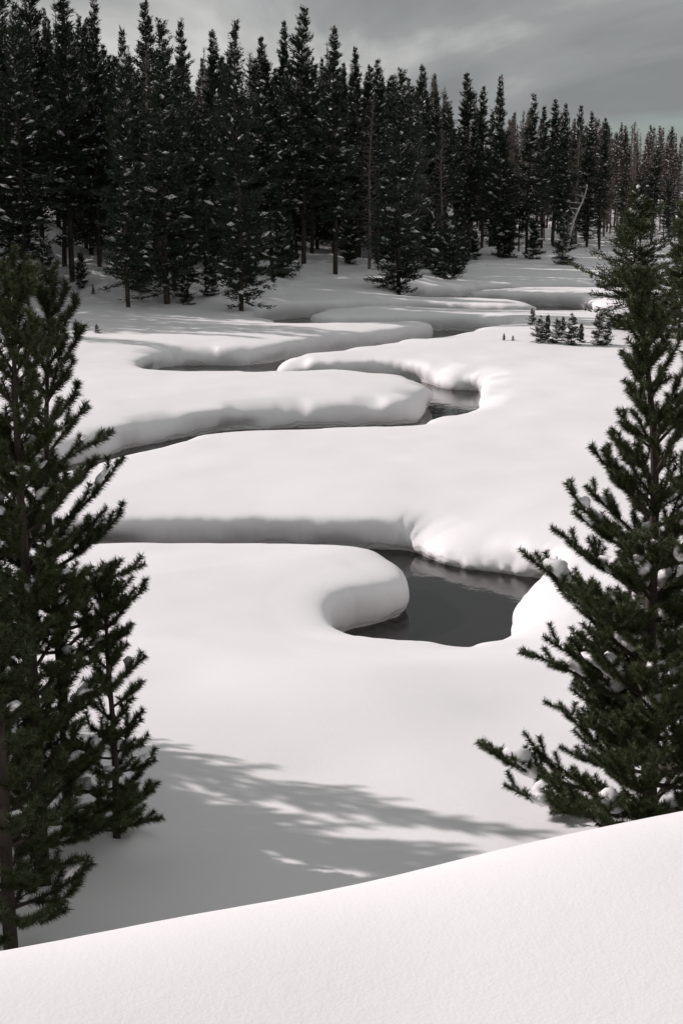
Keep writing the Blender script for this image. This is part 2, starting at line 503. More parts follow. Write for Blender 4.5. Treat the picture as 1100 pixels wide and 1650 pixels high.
def snow_surface(P):
    h = land_height(P)
    d, g = river_distance(P)
    x, y = P[:, 0], P[:, 1]
    nr = 0.35 + 0.65 * sstep(34, 44, y)
    d = d + nr * (0.22 * vnoise(x * 0.42, y * 0.42, 20) + 0.09 * vnoise(x * 1.1, y * 0.9, 21)) + 0.02 * vnoise(x * 2.7, y * 2.7, 22)
    t = np.clip(d, 0, 1.15)
    soft = sstep(0.05, 0.7, vnoise(x * 0.33, y * 0.24, 41) + 0.35 * vnoise(x * 1.1, y * 0.9, 42))
    soft = soft * np.maximum(sstep(34, 42, y), sstep(1.2, 2.4, x))
    soft = np.maximum(soft, np.exp(-(((x - 3.9) / 1.3) ** 2 + ((y - 26.8) / 2.2) ** 2)))
    p = np.where(d < 1.15, np.interp(t, _ts, SEC_P) * (1 - soft) + np.interp(t, _ts, SOFT_P) * soft, d)
    f = np.where(d < 1.15, np.interp(t, _ts, SEC_Z) * (1 - soft) + np.interp(t, _ts, SOFT_Z) * soft, 1 - 0.095 * np.exp(-(d - 1.15) / 1.6) * (1 - sstep(2.5, 4.2, d)))
    # water side: the bed, joined to the foot of the bank
    w = d < 0
    p = np.where(w, np.where(d > -0.9, -0.9 + (d + 0.9) * (0.9 + SEC_P[0]) / 0.9, d), p)
    f = np.where(w, SEC_Z[0], f)
    # the slumped far bank of the nearest pool: a long slope without an undercut
    sl = np.exp(-(((x - 3.0) / 1.7) ** 2 + ((y - 30.8) / 2.2) ** 2)) * (d > 0)
    f = np.where(d > 0.2, f * (1 - 0.36 * sl * np.exp(-np.maximum(d - 0.2, 0) / 1.2)), f)
    tip = np.exp(-(((x - 1.2) / 0.8) ** 2 + ((y - 27.7) / 1.2) ** 2)) * (d > 0)
    f = np.where(d > 0.2, f * (1 - 0.18 * tip), f)
    rb = np.exp(-(((x - 4.0) / 1.5) ** 2 + ((y - 26.6) / 2.4) ** 2)) * (d > 0)
    f = np.where(d > 0.2, f * (1 - 0.14 * rb * np.exp(-np.maximum(d - 0.2, 0) / 1.3)), f)
    z = np.where(f < 0, f, f * h)
    # crumbs and drip ridges low on the bank
    onb = (d > 0.02) & (d < 0.9)
    cave = np.maximum(0, vnoise(x * 0.55, y * 0.5, 43)) ** 1.3
    p = p + onb * 0.42 * cave * np.exp(-((z - 0.10) / 0.24) ** 2)
    p = p + onb * np.exp(-((z - 0.55) / 0.28) ** 2) * (0.035 * vnoise(x * 1.3, y * 1.1, 44) + 0.012 * vnoise(x * 4.3, y * 4, 45))
    low = np.exp(-((z - 0.18) / 0.22) ** 2) * (np.abs(d) < 1.2)
    crumb = (0.012 + 0.02 * sl) * (vnoise(x * 4, y * 4, 31) + 0.8 * vnoise(x * 9, y * 9, 32))
    p = p + low * crumb * 1.3
    z = z + low * crumb * 0.7
    q = P + g * (p - d)[:, None] * (np.abs(d) < 1.3)[:, None]
    return np.column_stack([q, z])


def ground_z(x, y):
    return float(snow_surface(np.array([[x, y]], float))[0, 2])
#TERRAIN-END


def build_ground():
    o_y = -6.0
    rows = [0.6, 3.0, 5.0]
    r = 7.0
    while r < 16:
        rows.append(r); r += 0.10
    while r < 2600:
        yd = r + o_y
        if yd < 21: s = 0.11
        elif yd < 34: s = 0.08
        elif yd < 70: s = 0.115
        elif yd < 116: s = 0.2
        else: s = 0.2 * (yd / 116) ** 3.2
        rows.append(r); r += min(s, 120)
    rows = np.array(rows)
    inner = np.linspace(-16.5, 16.5, 400)
    outer = np.concatenate([np.linspace(-80, -17.5, 40), inner, np.linspace(17.5, 80, 40)])
    ang = np.radians(outer)
    X = np.sin(ang)[None, :] * rows[:, None]
    Y = np.cos(ang)[None, :] * rows[:, None] + o_y
    P = np.column_stack([X.ravel(), Y.ravel()])
    V = snow_surface(P)
    nr, nc = X.shape
    i = np.arange(nr - 1)[:, None] * nc
    j = np.arange(nc - 1)[None, :]
    q = np.stack([i + j, i + j + 1, i + nc + j + 1, i + nc + j], -1).reshape(-1, 4)[:, ::-1]
    me = np_mesh('snow_ground', V, [q], M_SNOW, True)
    o = link(bpy.data.objects.new('snow_ground', me))
    tag(o, 'smooth deep snow covering the valley floor and banks', 'ground', kind='structure')
    return o


def build_water():
    # gridded sheet so that it is a real surface and can carry ripples
    xs = np.linspace(-16, 40, 57); ys = np.linspace(20.5, 120, 100)
    X, Y = np.meshgrid(xs, ys)
    V = np.column_stack([X.ravel(), Y.ravel(), np.zeros(X.size)])
    nc = len(xs)
    i = np.arange(len(ys) - 1)[:, None] * nc; j = np.arange(nc - 1)[None, :]
    q = np.stack([i + j, i + j + 1, i + nc + j + 1, i + nc + j], -1).reshape(-1, 4)
    o = link(bpy.data.objects.new('river_water', np_mesh('river_water', V, [q], M_WATER, True)))
    tag(o, 'dark still water of the meandering creek', 'water', kind='structure')


build_ground()
build_water()
#TREES

# ------------------------------------------------------------------ trees
def needles(acc, P, A, length, width, rng, spread=(0.75, 1.35)):
    """one small triangle per needle; P: roots, A: twig directions"""
    n = len(P)
    r = unit(rng.normal(size=(n, 3)))
    perp = unit(np.cross(A, r))
    a = rng.uniform(*spread, n)[:, None]
    D = unit(A * np.cos(a) + perp * np.sin(a))
    L = (length * rng.uniform(0.75, 1.2, n))[:, None]
    W = unit(np.cross(D, rng.normal(size=(n, 3)))) * width * 0.5
    v = np.stack([P - W, P + W, P + D * L + W * 0.25, P + D * L - W * 0.25], 1)
    v = np.stack([v[:, 0], v[:, 1], 0.5 * (v[:, 2] + v[:, 3])], 1).reshape(-1, 3)
    acc.add(v, t=np.arange(3 * n).reshape(-1, 3))


def along(pts, density, rng, lo=0.0):
    """random stations on a polyline with their directions"""
    pts = np.asarray(pts)
    seg = np.diff(pts, axis=0)
    L = np.linalg.norm(seg, axis=1)
    tot = L.sum()
    n = max(3, int(tot * (1 - lo) * density))
    s = rng.uniform(lo, 1.0, n) * tot
    c = np.concatenate([[0], np.cumsum(L)])
    k = np.clip(np.searchsorted(c, s) - 1, 0, len(L) - 1)
    f = (s - c[k]) / L[k]
    return pts[k] + seg[k] * f[:, None], unit(seg[k])


def bent(start, dirv, length, lift, n, rng, wob=0.05):
    """a limb that starts along dirv and turns up (or down) along its length"""
    d = np.array(unit(dirv)); p = np.array(start, float)
    pts = [p.copy()]
    for i in range(n):
        d = unit(d + np.array([0, 0, lift / n]) + rng.normal(0, wob, 3))
        p = p + d * length / n
        pts.append(p.copy())
    return np.array(pts)


def young_pine(seed, H, width, r_base, first, lean=(0, 0), density=1350, step=0.24, bare=0.2, shape=0.85, per=(4, 6), nl=0.062, nw=0.0066):
    """a young open-grown pine: whorls of upturned limbs carrying brushes of needles"""
    rng = np.random.default_rng(seed)
    wood, trunk, leaf, spots = Acc(), Acc(), Acc(), []
    zs = np.linspace(-0.25, H, 26)
    u = np.clip(zs / H, 0, 1)
    bx = lean[0] * u ** 1.5 + 0.012 * H * np.sin(u * 7 + seed) * u
    by = lean[1] * u ** 1.5 + 0.012 * H * np.cos(u * 6 + seed * 2) * u
    tp = np.column_stack([bx, by, zs])
    rad = r_base * (1 - u) ** 0.85 + 0.008
    rad[:3] *= 1.12
    tube(trunk, tp, rad, 12)
    P, A = along(tp[-4:], density * 0.8, rng)
    needles(leaf, P, A, nl * 1.1, nw, rng)
    z = first
    while z < H - 0.12:
        t = (H - z) / (H - first)
        n = int(rng.integers(per[0], per[1] + 1))
        a0 = rng.uniform(0, 6.28)
        for k in range(n):
            az = a0 + k * 6.283 / n + rng.normal(0, 0.25)
            zz = z + rng.normal(0, step * 0.18)
            L = width * (0.10 + 0.90 * t ** shape) * rng.uniform(0.62, 1.15)
            if rng.random() < 0.10: L *= 0.55
            L = max(L, 0.12)
            el = math.radians(np.interp(t, [0, 0.25, 0.6, 1.0], [62, 42, 20, 2]) + rng.normal(0, 7))
            o = np.array([np.interp(zz, zs, bx), np.interp(zz, zs, by), zz])
            d = np.array([math.cos(az) * math.cos(el), math.sin(az) * math.cos(el), math.sin(el)])
            m = 7
            limb = bent(o, d, L, np.interp(t, [0, 1], [0.25, 0.75]) * rng.uniform(0.6, 1.2), m, rng, 0.06)
            tube(wood, limb, np.linspace(0.010 + 0.011 * L, 0.004, m + 1), 5)
            lo = bare if L > 0.35 else 0.05
            P, A = along(limb, density, rng, lo)
            needles(leaf, P, A, nl, nw, rng)
            # laterals
            s = max(lo + 0.04, 0.22)
            side = 1
            while s < 0.97 and L > 0.2:
                i = min(int(s * m), m - 1)
                f = s * m - i
                q = limb[i] * (1 - f) + limb[i + 1] * f
                ax = unit(limb[i + 1] - limb[i])
                lat = unit(np.cross(ax, [0, 0, 1.0])) * side
                ld = unit(ax * rng.uniform(0.65, 1.1) + lat * rng.uniform(0.6, 1.1) + np.array([0, 0, rng.uniform(-0.15, 0.45)]))
                ll = min(0.62, 0.10 + 0.42 * L * (1.12 - s)) * rng.uniform(0.6, 1.2)
                tw = bent(q, ld, ll, 0.45, 4, rng, 0.07)
                tube(wood, tw, np.linspace(0.006, 0.003, 5), 4)
                P, A = along(tw, density, rng, 0.18)
                needles(leaf, P, A, nl, nw, rng)
                if ll > 0.34:
                    for e in (0.45, 0.7):
                        i2 = int(e * 4)
                        ax2 = unit(tw[min(i2 + 1, 4)] - tw[i2])
                        for sd in (-1, 1):
                            l2 = unit(ax2 + sd * 0.8 * unit(np.cross(ax2, [0, 0, 1.0])) + np.array([0, 0, rng.uniform(0, 0.4)]))
                            t2 = bent(tw[i2], l2, ll * rng.uniform(0.25, 0.45), 0.4, 2, rng, 0.05)
                            P, A = along(t2, density, rng)
                            needles(leaf, P, A, nl, nw, rng)
                side = -side
                s += rng.uniform(0.11, 0.20) / max(L, 0.5)
            if L > 0.4:
                f = rng.uniform(0.45, 0.85)
                i = int(f * m)
                spots.append((limb[i] + np.array([0, 0, 0.075]), unit(limb[i + 1] - limb[i]), L))
        z += step * rng.uniform(0.75, 1.2) * (1.08 - 0.36 * t)
    return trunk, wood, leaf, spots


def snow_clump_mesh(seed, sub=3):
    import bmesh
    bm = bmesh.new()
    bmesh.ops.create_icosphere(bm, subdivisions=sub, radius=1.0)
    rs = random.Random(seed)
    off = [rs.uniform(0, 50) for _ in range(4)]
    for v in bm.verts:
        c = v.co.copy()
        k = 1 + 0.42 * float(vnoise(c.x * 1.5 + off[0], c.y * 1.5 + c.z * 0.9 + off[1], seed)) + 0.20 * float(vnoise(c.x * 3.6 + off[2], c.z * 3.6 + c.y + off[3], seed + 9))
        z = c.z * (0.74 if c.z > 0 else 0.34)
        sag = -0.22 * c.x * c.x
        v.co = (c.x * 1.2 * k, c.y * 0.95 * k, (z * k) + sag)
    me = bpy.data.meshes.new('snow_clump')
    bm.to_mesh(me); bm.free()
    me.materials.append(M_SNOW)
    me.polygons.foreach_set('use_smooth', [True] * len(me.polygons))
    return me


CLUMPS = [snow_clump_mesh(100 + i) for i in range(6)]


def place_near(name, args, loc, rz, label, category, clumps, clump_size=(0.05, 0.13), group=None, zmax=0.75):
    trunk, wood, leaf, spots = young_pine(**args)
    root = link(bpy.data.objects.new(name, None))
    root.empty_display_size = 0.2
    root.location = (loc[0], loc[1], ground_z(*loc) - 0.02)
    root.rotation_euler = (0, 0, rz)
    tag(root, label, category, group)
    link(bpy.data.objects.new('trunk', trunk.mesh('trunk', M_BARK, True)), root)
    link(bpy.data.objects.new('branches', wood.mesh('branches', M_BARK, True)), root)
    link(bpy.data.objects.new('crown', leaf.mesh('crown', M_NEEDLE_NEAR)), root)
    rs = random.Random(args['seed'] * 7 + 1)
    low = [s for s in spots if s[0][2] < args['H'] * zmax]
    rs.shuffle(low)
    for p, d, L in low[:clumps]:
        c = link(bpy.data.objects.new('snow_clump', rs.choice(CLUMPS)), root)
        s = rs.uniform(*clump_size) * (0.8 + 0.3 * min(L, 1.4))
        c.location = p
        c.rotation_euler = (rs.uniform(-0.2, 0.2), -math.asin(max(-1, min(1, d[2]))) + rs.uniform(-0.15, 0.15), math.atan2(d[1], d[0]))
        c.scale = (s * rs.uniform(0.8, 1.3), s * rs.uniform(0.8, 1.15), s * rs.uniform(0.75, 1.15))
    return root


# -- forest trees, seen from 45 m and more
def forest_pine(seed, H=17.0, spread=1.5, start=0.18, tufts=70, fine=1.0, top_shape=1.0, skirt=0.0):
    rng = np.random.default_rng(seed)
    trunk, leaf, snow = Acc(), Acc(), Acc()
    zs = np.linspace(-0.6, H, 18)
    u = np.clip(zs / H, 0, 1)
    bx = 0.012 * H * np.sin(u * 5 + seed) * u; by = 0.012 * H * np.cos(u * 4 + seed * 3) * u
    tube(trunk, np.column_stack([bx, by, zs]), 0.0082 * H * (1 - u) ** 0.75 + 0.02, 8)
    z = H * start * 0.55
    ell = np.array([[1, 0, 0], [-1, 0, 0], [0, 1, 0], [0, -1, 0], [0, 0, 1], [0, 0, -0.4]], float)
    et = np.array([[0, 2, 4], [2, 1, 4], [1, 3, 4], [3, 0, 4], [2, 0, 5], [1, 2, 5], [3, 1, 5], [0, 3, 5]])
    while z < H - 0.1:
        t = (H - z) / (H * (1 - start))
        n = int(rng.integers(5, 9))
        for k in range(n):
            az = rng.uniform(0, 6.283)
            prof = min(1.0, (t / 0.72)) ** top_shape
            if t > 0.75: prof *= 1.0 - 0.45 * (1 - skirt) * (min(t, 1.2) - 0.75) / 0.45
            L = spread * (0.10 + 0.9 * prof) * rng.uniform(0.45, 1.15) * (1 + 0.58 * float(vnoise(math.cos(az) * 1.3 + 7 * seed, math.sin(az) * 1.3 + z * 0.75, seed)))
            dead = z < H * start and rng.random() > 0.25 + 0.6 * skirt
            el = math.radians(np.interp(t, [0, 0.3, 0.7, 1.1], [38, 16, -4, -16]) + rng.normal(0, 8))
            o = np.array([np.interp(z, zs, bx), np.interp(z, zs, by), z + rng.normal(0, 0.1)])
            d = np.array([math.cos(az) * math.cos(el), math.sin(az) * math.cos(el), math.sin(el)])
            limb = bent(o, d, L * (0.7 if dead else 1), 0.45, 4, rng, 0.08)
            tube(trunk, limb, np.linspace(0.022 + 0.006 * L, 0.008, 5), 3)
            if dead:
                continue
            m = int(tufts * (0.35 + 0.65 * L / spread))
            P, A = along(limb, m / L, rng, 0.12)
            lat = unit(np.cross(A, [0, 0, 1.0])) * rng.normal(0, 0.04 + 0.13 * L, len(P))[:, None]
            P = P + lat + np.column_stack([np.zeros(len(P)), np.zeros(len(P)), rng.normal(0.02, 0.07, len(P))])
            D = unit(A + 0.7 * unit(lat) + np.array([0, 0, 0.25]))
            k2 = 0.5 + 0.5 * min(1.0, t * 3.5)
            needles(leaf, P, D, 0.30 * k2 / fine, 0.085 * (0.4 + 0.6 * k2) / fine, rng, (0.1, 0.75))
            if rng.random() < 0.52 and t < 1.1:
                i = int(rng.integers(1, 4))
                c = limb[i] + np.array([0, 0, 0.09])
                s = rng.uniform(0.08, 0.24) * (0.6 + 0.5 * L / spread) * (1.35 if rng.random() < 0.2 else 0.9)
                ax = unit(limb[i + 1] - limb[i]); sd = unit(np.cross(ax, [0, 0, 1.0])); upv = np.cross(sd, ax)
                e = ell * (1 + rng.uniform(-0.25, 0.35, (6, 1)))
                v = c + (e[:, :1] * ax * 1.5 + e[:, 1:2] * sd + e[:, 2:] * upv * 0.6) * s
                snow.add(v, t=et)
        z += rng.uniform(0.28, 0.46)
    P, A = along(np.column_stack([bx, by, zs])[-2:], 70, rng)
    needles(leaf, P, A, 0.16 / fine, 0.05 / fine, rng)
    return trunk, leaf, snow


def dead_pine(seed, H=15.0, fuzz=0.6):
    """a bare grey snag that has kept its thin branches"""
    rng = np.random.default_rng(seed)
    trunk, twig = Acc(), Acc()
    zs = np.linspace(-0.6, H, 16)
    u = np.clip(zs / H, 0, 1)
    bx = 0.012 * H * np.sin(u * 5 + seed) * u; by = 0.012 * H * np.cos(u * 4 + seed * 3) * u
    tube(trunk, np.column_stack([bx, by, zs]), 0.0085 * H * (1 - u) ** 0.8 + 0.014, 7)
    z = H * 0.2
    while z < H - 0.2:
        t = (H - z) / H
        for k in range(int(rng.integers(2, 6))):
            az = rng.uniform(0, 6.283)
            L = (0.25 + 1.25 * min(1, t / 0.5)) * rng.uniform(0.4, 1.1)
            el = math.radians(np.interp(t, [0, 0.4, 1], [45, 8, -14]) + rng.normal(0, 10))
            o = np.array([np.interp(z, zs, bx), np.interp(z, zs, by), z])
            d = np.array([math.cos(az) * math.cos(el), math.sin(az) * math.cos(el), math.sin(el)])
            limb = bent(o, d, L, 0.3, 4, rng, 0.12)
            tube(twig, limb, np.linspace(0.030, 0.010, 5), 3)
            for s in range(int(7 * fuzz * 2)):
                P, A = along(limb, 3 / L, rng, 0.2)
                needles(twig, P, unit(A + rng.normal(0, 0.5, A.shape)), 0.42, 0.030, rng, (0.3, 0.9))
                break
        z += rng.uniform(0.18, 0.35)
    return trunk, twig


FOREST = []
for s, kw in enumerate([dict(spread=1.85, start=0.16, skirt=0.5), dict(spread=1.6, start=0.22, skirt=0.2), dict(spread=2.1, start=0.10, skirt=0.8),
                        dict(spread=1.5, start=0.30, top_shape=0.8), dict(spread=1.9, start=0.26), dict(spread=1.7, start=0.14, skirt=0.7),
                        dict(spread=1.35, start=0.34), dict(spread=1.9, start=0.2, top_shape=1.25, skirt=0.4),
                        dict(spread=2.5, start=0.24, top_shape=0.75, skirt=0.3), dict(spread=2.3, start=0.12, top_shape=1.3, skirt=0.9), dict(spread=1.3, start=0.45, top_shape=0.6)]):
    t, l, sn = forest_pine(40 + s, **kw)
    FOREST.append((t.mesh('trunk', M_BARK, True), l.mesh('crown', M_NEEDLE_FAR), sn.mesh('snow', M_SNOW)))
# low bushy young trees: H 4 m masters, scaled
YOUNG = []
for s in range(3):
    t, l, sn = forest_pine(70 + s, H=4.0, spread=1.1 - 0.15 * s, start=0.04, tufts=150, fine=1.9, top_shape=0.9, skirt=1.0)
    YOUNG.append((t.mesh('trunk', M_BARK, True), l.mesh('crown', M_NEEDLE_FAR), sn.mesh('snow', M_SNOW)))
BROAD = []
for s in range(2):
    t, l, sn = forest_pine(90 + s, H=8.0, spread=2.2, start=0.04, tufts=300, fine=1.5, top_shape=0.95, skirt=1.0)
    BROAD.append((t.mesh('trunk', M_BARK, True), l.mesh('crown', M_NEEDLE_NEAR), sn.mesh('snow', M_SNOW)))
RUST = []
for s in range(2):
    t, l, sn = forest_pine(120 + s, spread=1.4, start=0.25, tufts=34)
    RUST.append((t.mesh('trunk', M_DEAD, True), l.mesh('crown', M_NEEDLE_RUST), sn.mesh('snow', M_SNOW)))
SNAG = []
for s in range(4):
    t, l = dead_pine(150 + s)
    SNAG.append((t.mesh('trunk', M_DEAD, True), l.mesh('bare_branches', M_DEAD), None))

BASE_H = {'forest': 17.0, 'young': 4.0, 'broad': 8.0, 'rust': 17.0, 'snag': 15.0}
KIT = {'forest': FOREST, 'young': YOUNG, 'broad': BROAD, 'rust': RUST, 'snag': SNAG}
CHILD = {'forest': ('trunk', 'crown', 'snow'), 'young': ('trunk', 'crown', 'snow'), 'broad': ('trunk', 'crown', 'snow'),
         'rust': ('trunk', 'crown', 'snow'), 'snag': ('trunk', 'bare_branches', None)}
OBJ_NAME = {'forest': 'pine_tree', 'young': 'young_pine', 'broad': 'bushy_pine', 'rust': 'dying_pine', 'snag': 'dead_tree'}


def plant(kind, variant, x, y, h, rz, label, group=None, wide=1.0, tilt=(0, 0)):
    kit = KIT[kind][variant % len(KIT[kind])]
    root = link(bpy.data.objects.new(OBJ_NAME[kind], None))
    root.empty_display_size = 0.5
    root.location = (x, y, ground_z(x, y) - 0.05)
    s = h / BASE_H[kind]
    sw = s * wide if kind in ('young', 'broad') else (0.35 + 0.65 * s) * wide
    root.scale = (sw, sw, s)
    root.rotation_euler = (tilt[0], tilt[1], rz)
    tag(root, label, 'tree', group)
    for me, nm in zip(kit, CHILD[kind]):
        if me is None:
            continue
        c = link(bpy.data.objects.new(nm, me), root)
        if nm == 'snow':
            c['kind'] = 'stuff'
    return root


FRONT = [
    ('forest', 0, -21.7, 95.2, 20.0, 3.91, 'tall pine on left hillside, its trunk rising behind the foreground pines at frame edge'),
    ('forest', 4, -21.2, 102.6, 20.6, 4.66, 'tall pine with bare lower trunk high on the left hillside, top out of frame'),
    ('forest', 1, -17.6, 94.2, 19.2, 4.99, 'tall pine on left hillside, just right of the bare-trunked one, top out of frame'),
    ('forest', 7, -16.6, 99.1, 18.2, 5.92, 'bushy-topped tall pine left of the notch in the treeline'),
    ('forest', 5, -12.7, 85.4, 15.8, 4.65, 'narrow pine with low skirt, leftmost tree standing out at the forest foot'),
    ('forest', 4, -12.9, 100.6, 18.0, 5.79, 'pine with pointed top poking highest just right of the treeline notch'),
    ('forest', 2, -10.6, 87.2, 16.5, 0.18, 'pine branched to the snow, left one of the pair left of the outermost tree'),
    ('forest', 5, -9.6, 89.1, 16.4, 2.92, 'pine branched to the snow, right one of the pair left of the outermost tree'),
    ('forest', 1, -8.7, 98.4, 16.7, 5.92, 'slender pine between the low-branched pair and the outermost tree'),
    ('forest', 2, -6.0, 85.8, 16.7, 4.08, 'outermost forest pine, spreading low boughs over the open snow slope'),
    ('forest', 3, -6.9, 128.6, 18.2, 5.66, 'thin pine behind and just right of the outermost forest pine'),
    ('forest', 6, -5.1, 128.8, 19.5, 0.71, 'slim dark pine standing behind the small young pine on the sunlit slope'),
    ('forest', 3, -3.2, 122.3, 20.7, 2.95, "tallest pine mid-forest, its rounded top nearly touching the frame's upper edge"),
    ('forest', 1, -0.5, 117.2, 19.3, 1.55, 'pine with bare lower trunk at centre of the forest edge'),
    ('forest', 6, 1.3, 128.3, 17.9, 3.41, 'slim pine right of the bare-trunked centre pine'),
    ('forest', 7, 3.1, 125.5, 17.0, 3.60, 'dense dark pine left of the one standing forward at mid-forest'),
    ('forest', 2, 4.2, 105.5, 16.6, 0.08, 'dense pine standing forward at mid-forest, low boughs by the far meander'),
    ('forest', 4, 8.0, 149.4, 18.7, 1.36, 'pine close behind the forward mid-forest pine, on its right'),
    ('forest', 1, 10.1, 159.5, 18.5, 1.76, 'pine behind the trio of young pines at the forest edge'),
    ('forest', 3, 14.8, 174.5, 19.7, 5.75, 'slim pine set back right of the young trio'),
    ('forest', 6, 15.7, 162.2, 17.4, 4.81, 'thin pine left of the twin-topped pines on the right half'),
    ('forest', 5, 16.0, 147.3, 17.7, 1.00, 'taller of the twin pines rising above the right half of the forest'),
    ('forest', 7, 18.9, 147.7, 16.2, 5.01, 'broad pine with dome-shaped top in the right half of the forest'),
    ('forest', 3, 23.1, 167.3, 15.9, 0.87, 'thin pine directly right of the dome-topped pine'),
    ('forest', 6, 25.9, 177.7, 17.3, 3.88, 'slim pine rising beside the pale leaning dead trunk, on its left'),
    ('forest', 1, 25.1, 165.8, 16.2, 0.80, 'pine standing behind the foot of the pale leaning dead trunk'),
    ('forest', 0, 29.6, 183.3, 16.7, 0.01, 'dark pine under the tip of the pale leaning dead trunk'),
    ('forest', 5, 29.2, 172.4, 15.5, 5.47, "dark pine right of the pale leaning trunk's tip"),
    ('forest', 6, 30.0, 168.4, 14.8, 1.32, 'last dark pine of the front row before the grey dead wood'),
    ('young', 2, -4.2, 113.4, 4.2, 1.35, 'small young pine alone on the sunlit slope mid-forest'),
    ('young', 0, 7.9, 117.8, 3.4, 6.17, 'shortest and leftmost of three young pines in front of the forest'),
    ('young', 1, 8.7, 116.7, 5.7, 5.48, 'tallest, middle one of three young pines in front of the forest'),
    ('young', 2, 10.1, 125.2, 4.4, 1.82, 'rightmost of three young pines in front of the forest'),
    ('young', 1, 16.6, 147.8, 6.0, 6.04, 'young pine at the foot of the twin tall pines'),
    ('young', 2, 19.3, 145.7, 4.5, 3.39, 'young pine at the foot of the dome-topped pine'),
    ('young', 0, 20.9, 136.6, 4.9, 4.26, 'young pine standing out below the pale leaning dead trunk'),
    ('young', 1, -9.5, 87.4, 1.9, 1.29, 'small bushy pine at the foot of the low-branched pair'),
    ('young', 0, -12.4, 72.4, 0.5, 5.91, 'tiny seedling alone on the shaded snow above the left pines'),
    ('young', 2, -15.8, 91.4, 0.7, 4.34, 'tiny seedling on the shaded hillside under the tall left trees'),
    ('young', 1, 20.3, 117.1, 0.6, 6.07, 'tiny seedling on far snow left of the bushy mid-ground pine'),
    ('young', 2, -5.0, 105.7, 1.4, 5.61, 'little snowy seedling beside the outermost forest pine'),
    ('broad', 0, 15.1, 74.7, 7.3, 1.88, "bushy mid-ground pine left of the foreground pine's tip"),
    ('broad', 1, 16.5, 69.9, 6.6, 2.27, 'bushy mid-ground pine cut by the right frame edge'),
    ('young', 0, 10.2, 76.5, 0.9, 1.04, 'farthest small sapling, standing apart behind the cluster on the snow'),
    ('young', 1, 9.4, 67.5, 1.3, 0.92, 'leftmost sapling at the front of the cluster on the snow flat'),
    ('young', 2, 9.8, 67.9, 1.4, 0.41, 'second sapling from left in the cluster on the snow flat'),
    ('young', 0, 10.2, 67.5, 1.2, 1.89, 'third sapling from left in the cluster on the snow flat'),
    ('young', 1, 10.8, 67.1, 1.5, 3.79, 'bushy sapling in the middle of the cluster on the snow flat'),
    ('young', 2, 11.4, 67.9, 1.0, 0.02, "short sapling right of the cluster's bushy middle one"),
    ('young', 0, 12.1, 67.1, 1.6, 4.26, "tall sapling at the cluster's right end by the bushy pine"),
    ('young', 1, 12.5, 67.1, 1.2, 2.12, 'rightmost sapling of the cluster, half behind the foreground pine'),
    ('young', 2, 7.8, 68.5, 0.4, 1.95, 'larger of two tiny seedlings left of the sapling cluster'),
    ('young', 0, 8.2, 68.3, 0.3, 5.14, 'smaller of two tiny seedlings left of the sapling cluster'),
    ('young', 2, 11.0, 71.0, 1.0, 3.02, "sapling set back behind the cluster's middle"),
]
